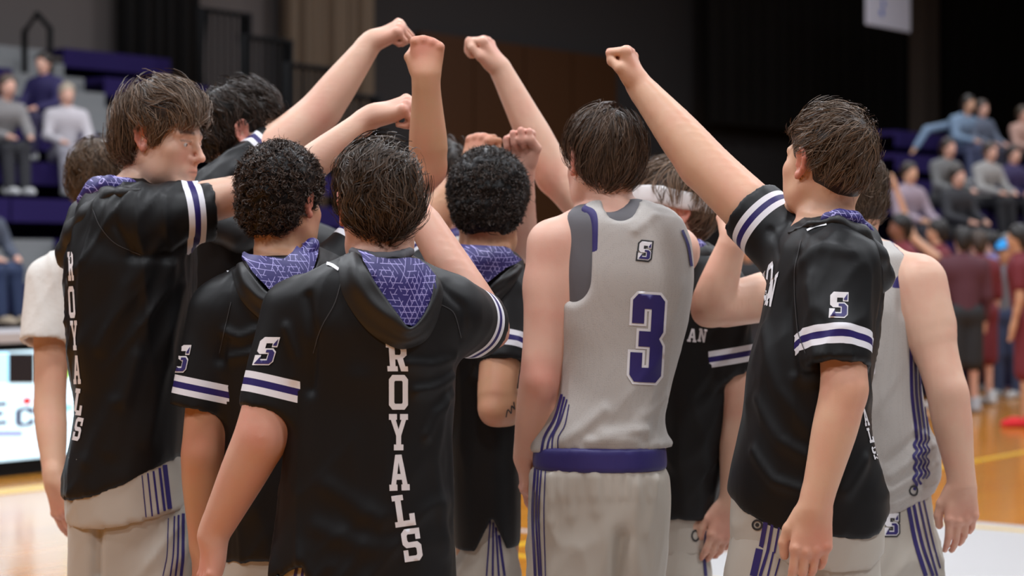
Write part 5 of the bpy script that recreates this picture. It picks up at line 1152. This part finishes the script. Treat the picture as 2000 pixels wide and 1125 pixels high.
# hanging banner
wb_ = 6.0; bt0, bt1 = onw(1693, wb_), onw(1778, wb_); zb0 = zat(1735, 55, wb_)
bn = empty('hanging_banner', W((bt0+bt1)/2, wb_, zb0), 'white hanging banner with a blue emblem against the black drape', 'banner')
cl_ = MB().box(W(bt0, wb_, zb0), UD*(bt1-bt0), ND*.03, ZV*2.2).build('banner_cloth', mat('white_banner_cloth', (.62, .60, .68), .8), bn)
for (x, y, r_) in ((1722, 25, 9), (1725, 8, 8), (1720, -12, 10)):
    V = [W(onw(x, wb_), wb_-.005, zat(x, y, wb_))]+[W(onw(x, wb_)+.07*r_/9*math.cos(a), wb_-.005, zat(x, y, wb_)+.07*r_/9*math.sin(a)) for a in np.linspace(0, 6.28, 14)]
    mkmesh('emblem_print', np.array(V), np.array([[0, i, i+1] for i in range(1, 14)]), mat('blue_banner_print', (.02, .10, .5), .7), cl_, np.array(bn.location), smooth=False)
for t in (bt0+.1, bt1-.1): MB().tube([W(t, wb_+.015, zb0+2.2), W(t, wb_+.015, 11)], .008, 6).build('cable', M_STEEL, bn)
# ------------------------------------------------------------------ spectators and the other team
_cm = {}
def cmat(c, r=.75):
    if c not in _cm: _cm[c] = mat('cloth_%d' % len(_cm), c, r)
    return _cm[c]
def extra(label, foot, fwd, pose='stand', H=1.78, skin='pale', top=(.3, .3, .3), legs=(.02, .02, .03), hairc=(.03, .018, .01), long_hair=False, sleeves=1., arm=None, cap=None, group=None, shorts=False, shoe_c=(.5, .5, .5), lean=0.):
    """a person away from the huddle; foot = point under the body (seat point when sitting)"""
    k = H/1.8; f = unit(np.array([fwd[0], fwd[1], 0.])); s = np.array([f[1], -f[0], 0.]); B = np.asarray(foot, float)
    sit = pose == 'sit'; hz = .10*k if sit else .95*k; hip = B+ZV*hz; ch = hip+ZV*.42*k+f*(.04+lean); nk = hip+ZV*.54*k+f*(.05+lean*1.3); hd = hip+ZV*.70*k+f*(.07+lean*1.6)
    lo = B-np.array([.75, .75, .55 if sit else .0]); hi = B+np.array([.75, .75, (1.1 if sit else 2.35)*k]); h = .027
    fb, ft, fg = Field(lo, hi, h), Field(lo, hi, h), Field(lo, hi, h)
    fb.ell(hd+ZV*.02, (.078, .092, .112), frame(f), .02); fb.ell(hd+f*.04-ZV*.05, (.055, .05, .065), frame(f), .03); fb.cone(hd+f*.09-ZV*.0, hd+f*.105-ZV*.03, .012, .016, .015); fb.cone(nk-ZV*.03, hd-ZV*.05, .055, .055, .02)
    for g in (-1, 1): fb.ell(hd+s*g*.08-f*.005, (.014, .022, .032), frame(f), .008)
    ft.cone(hip+ZV*.02, ch, .14*k, .165*k, .05, flat=f, fs=.78); ft.cone(ch+s*.10, ch-s*.10, .13*k, .13*k, .06, flat=f, fs=.85); ft.cone(ch+ZV*.05, nk, .10, .065, .04)
    fb.cone(hip, ch, .10, .11, .03)
    for g in (-1, 1):
        sh = ch+s*g*.19*k+ZV*.05; a = (arm or {}).get(g)
        if a is not None: el, wr = B+np.asarray(a[0], float), B+np.asarray(a[1], float)
        elif sit: el = sh+f*.10-ZV*.26*k+s*g*.05; wr = el+f*.24*k-ZV*.06-s*g*.10
        else: el = sh-ZV*.30*k+s*g*.04; wr = el-ZV*.24*k+f*.06
        fb.cone(sh, el, .05*k, .040*k, .03); fb.cone(el, wr, .040*k, .03, .02); hd_ = unit(wr-el)
        for q in (-.02, 0., .02): fb.cone(wr, wr+hd_*.13+s*q, .028, .016, .02)
        if sleeves > 0:
            e2 = sh+(el-sh)*min(1, sleeves*2); ft.cone(sh, e2, .072*k, .062*k, .04)
            if sleeves > .5: ft.cone(el, el+(wr-el)*(sleeves*2-1), .060*k, .048, .03)
        hj = hip+s*g*.09
        if sit: kn = hj+f*.42*k+ZV*.03; an = kn-ZV*.42*k+f*.04
        else: kn = hj-ZV*.46*k; an = B+s*g*.10+ZV*.08
        fb.cone(hj, kn, .075, .052, .03); fb.cone(kn, an, .052, .036, .02)
        fg.cone(hj, kn, .098, .082 if not shorts else .10, .04)
        if not shorts: fg.cone(kn, an, .078, .062, .03)
    fg.cone(hip+s*.07, hip-s*.07, .125, .125, .04, flat=f, fs=.95)
    V, Q = fb.mesh(1); z = np.zeros(len(V)); o = mkmesh('person', V, Q, SKIN[skin], None, B, {'red': z, 'dark': z}); tag(o, label, 'person', group)
    V, Q = ft.mesh(1); mkmesh('shirt', V, Q, cmat(top), o, B); V, Q = fg.mesh(1); mkmesh('shorts' if shorts else 'trousers', V, Q, cmat(legs), o, B)
    if hairc:
        fh = Field(hd-.2, hd+.2, .018); fh.ell(hd+ZV*.045-f*.015, (.094, .106, .10), frame(f), .01); fh.ell(hd-f*.06-ZV*.02, (.08, .06, .09), frame(f), .03)
        if long_hair:
            fh.D = fh.D; fh.cone(hd-f*.06, hd-f*.07-ZV*.16, .075, .06, .03)
        fh.ell(hd+f*.09-ZV*.05, (.09, .085, .105), frame(f), .02, neg=True); V, Q = fh.mesh(1); mkmesh('hair', V, Q, cmat(hairc, .5), o, B)
    if cap:
        fh = Field(hd-.2, hd+.2, .018); fh.ell(hd+ZV*.07-f*.01, (.10, .112, .085), frame(f), .01); fh.cone(hd+ZV*.06+f*.08, hd+ZV*.05+f*.16, .05, .05, .02, flat=ZV, fs=.35); g = fh.D; fh.D = np.maximum(g, (hd[2]+.045-fh.ax[2])[None, None, :].astype(np.float32)); V, Q = fh.mesh(1); mkmesh('cap', V, Q, cmat(cap), o, B)
    for g in (-1, 1):
        p = (hip+s*g*.09+f*(.46*k)-ZV*(.40*k+.08)) if sit else B+s*g*.10
        m_ = bpy.data.objects.new('shoe', SHOE_ME); COL.objects.link(m_); m_.parent = o; q = p-B; m_.location = [float(v) for v in q]; m_.rotation_euler = (0, 0, math.atan2(-f[0], f[1]))
        m_.material_slots[0].link = 'OBJECT'; m_.material_slots[0].material = cmat(shoe_c)
    return o
def seat(px, py, rw=RW):
    """bench point in the pixel column px whose row shows nearest to py"""
    best = None
    for k in range(0 if rw == RW else 2, 9 if rw == RW else 8):
        w_, z = row(k, rw); t = onw(px, w_+.05); q = W(t, w_+.05, z); y = HY-F*(q[2]-CZ)/q[1]
        if best is None or abs(y-py) < best[0]: best = (abs(y-py), q)
    return best[1]
tocourt = VD*.9-UD*.45
SPE = 'spectators in the bleachers'
extra('seated spectator in white hooded sweatshirt and grey joggers on the left bleachers', seat(128, 345), tocourt, 'sit', 1.7, 'pink', (.50, .47, .50), (.30, .29, .33), (.40, .33, .25), group=SPE)
extra('dark-haired spectator in purple top turned sideways behind the white sweatshirt', seat(92, 262), -UD+VD*.3, 'sit', 1.7, 'pink', (.02, .014, .08), (.02, .014, .05), (.02, .012, .008), True, group=SPE)
extra('spectator in grey and black jacket cut by the left edge', seat(-4, 330), VD-UD*.2, 'sit', 1.75, 'pink', (.22, .21, .21), (.02, .02, .025), (.1, .07, .05), group=SPE, lean=.1)
extra('spectator in blue jeans low on the left bleachers', seat(-40, 560), VD, 'sit', 1.7, 'pink', (.06, .07, .10), (.02, .035, .09), (.05, .03, .02), group=SPE, shoe_c=(.35, .28, .2))
for a in ((1862, 325, 'spectator in light blue shirt leaning with one arm out, top row right', (.17, .25, .36), (.05, .06, .12), 'warm', (.02, .013, .01), True, .15),
          (1912, 322, 'spectator in slate blue top beside the light blue shirt', (.10, .12, .17), (.03, .03, .05), 'pink', (.06, .04, .03), False, .0),
          (1836, 405, 'long-haired spectator in grey sweater below the light blue shirt', (.13, .13, .13), (.01, .01, .012), 'pink', (.03, .018, .012), True, .05),
          (1918, 412, 'spectator in pale grey sweatshirt with arms folded on the right bleachers', (.30, .29, .28), (.012, .012, .015), 'pink', (.05, .03, .02), False, .05),
          (1992, 330, 'spectator in peach top cut by the right edge', (.42, .25, .20), (.012, .012, .015), 'pink', (.06, .04, .025), False, .0),
          (1768, 455, 'spectator in pale lilac shirt at the left end of the right crowd', (.32, .25, .30), (.02, .02, .03), 'warm', (.03, .02, .015), False, .0),
          (1862, 480, 'spectator in black top seated behind the raised arm', (.02, .02, .025), (.012, .012, .015), 'pink', (.03, .02, .015), False, .0),
          (1972, 440, 'spectator in dark purple sweater at the right edge of the bleachers', (.03, .02, .08), (.012, .012, .015), 'pink', (.03, .02, .015), False, .0)):
    extra(a[2], seat(a[0], a[1], -3.2), VD-UD*.35, 'sit', 1.75, a[5], a[3], a[4], a[6], a[7], group=SPE, lean=a[8], arm={-1: ((-.42, -.15, .42), (-.60, -.25, .16))} if 'leaning' in a[2] else None)
MAR, TEAM = (.145, .012, .02), 'players and staff of the maroon team'
def stand(px, d): p = P(px, 503, d); p[2] = 0; return p
extra('person in dark maroon long-sleeved top seen from behind, black shorts', stand(1884, 19.6), (-.1, 1, 0), 'stand', 1.85, 'pink', (.085, .02, .03), (.016, .016, .018), (.012, .009, .008), sleeves=.95, group=TEAM, shorts=True, shoe_c=(.4, .4, .42))
extra('player in bright maroon behind the dark maroon top', stand(1916, 20.6), (-.4, 1, 0), 'stand', 1.83, 'pink', MAR, MAR, (.05, .03, .02), sleeves=.5, group=TEAM, shorts=True, shoe_c=(.5, .5, .5))
extra('maroon player with one arm stretched up to the left', stand(1843, 20.2), (-.8, .3, 0), 'stand', 1.95, 'warm', MAR, MAR, (.012, .009, .008), sleeves=.0, group=TEAM, shorts=True, arm={-1: ((-.32, -.1, 1.72), (-.52, -.15, 2.25)), 1: ((-.1, .3, 1.25), (-.2, .35, 1.1))})
extra('maroon player with bushy black hair facing left, left end of team', stand(1772, 18.6), (-1, -.1, 0), 'stand', 1.97, 'dark', MAR, MAR, (.006, .005, .005), sleeves=.3, group=TEAM, shorts=True)
extra('maroon player with red shoes cut by the right edge', stand(2003, 18.0), (-1, .3, 0), 'stand', 1.85, 'tan', MAR, MAR, (.012, .009, .008), sleeves=.3, group=TEAM, shorts=True, shoe_c=(.65, .012, .02))
extra('bystander in lilac-blue polo shirt behind the maroon team', stand(1944, 22.8), (-1, .3, 0), 'stand', 1.85, 'pink', (.17, .15, .33), (.05, .05, .06), (.012, .009, .008), sleeves=.5, group=TEAM)
extra('bystander in grey jacket and jeans wearing a bright blue cap', stand(1968, 21.8), (-.5, -.6, 0), 'stand', 1.72, 'tan', (.15, .15, .17), (.035, .05, .11), None, sleeves=.95, group=TEAM, cap=(.02, .32, .75))
extra('grey-haired bystander in dark jacket far behind the headband player', stand(1462, 21.), (-.2, -1, 0), 'stand', 1.75, 'warm', (.012, .012, .014), (.02, .02, .025), (.4, .38, .36), sleeves=.95, group=TEAM)
extra('bystander in maroon top far behind, right of the grey-haired one', stand(1520, 22.), (.2, -1, 0), 'stand', 1.72, 'pink', (.12, .02, .03), (.02, .02, .025), (.03, .02, .015), sleeves=.5, group=TEAM)
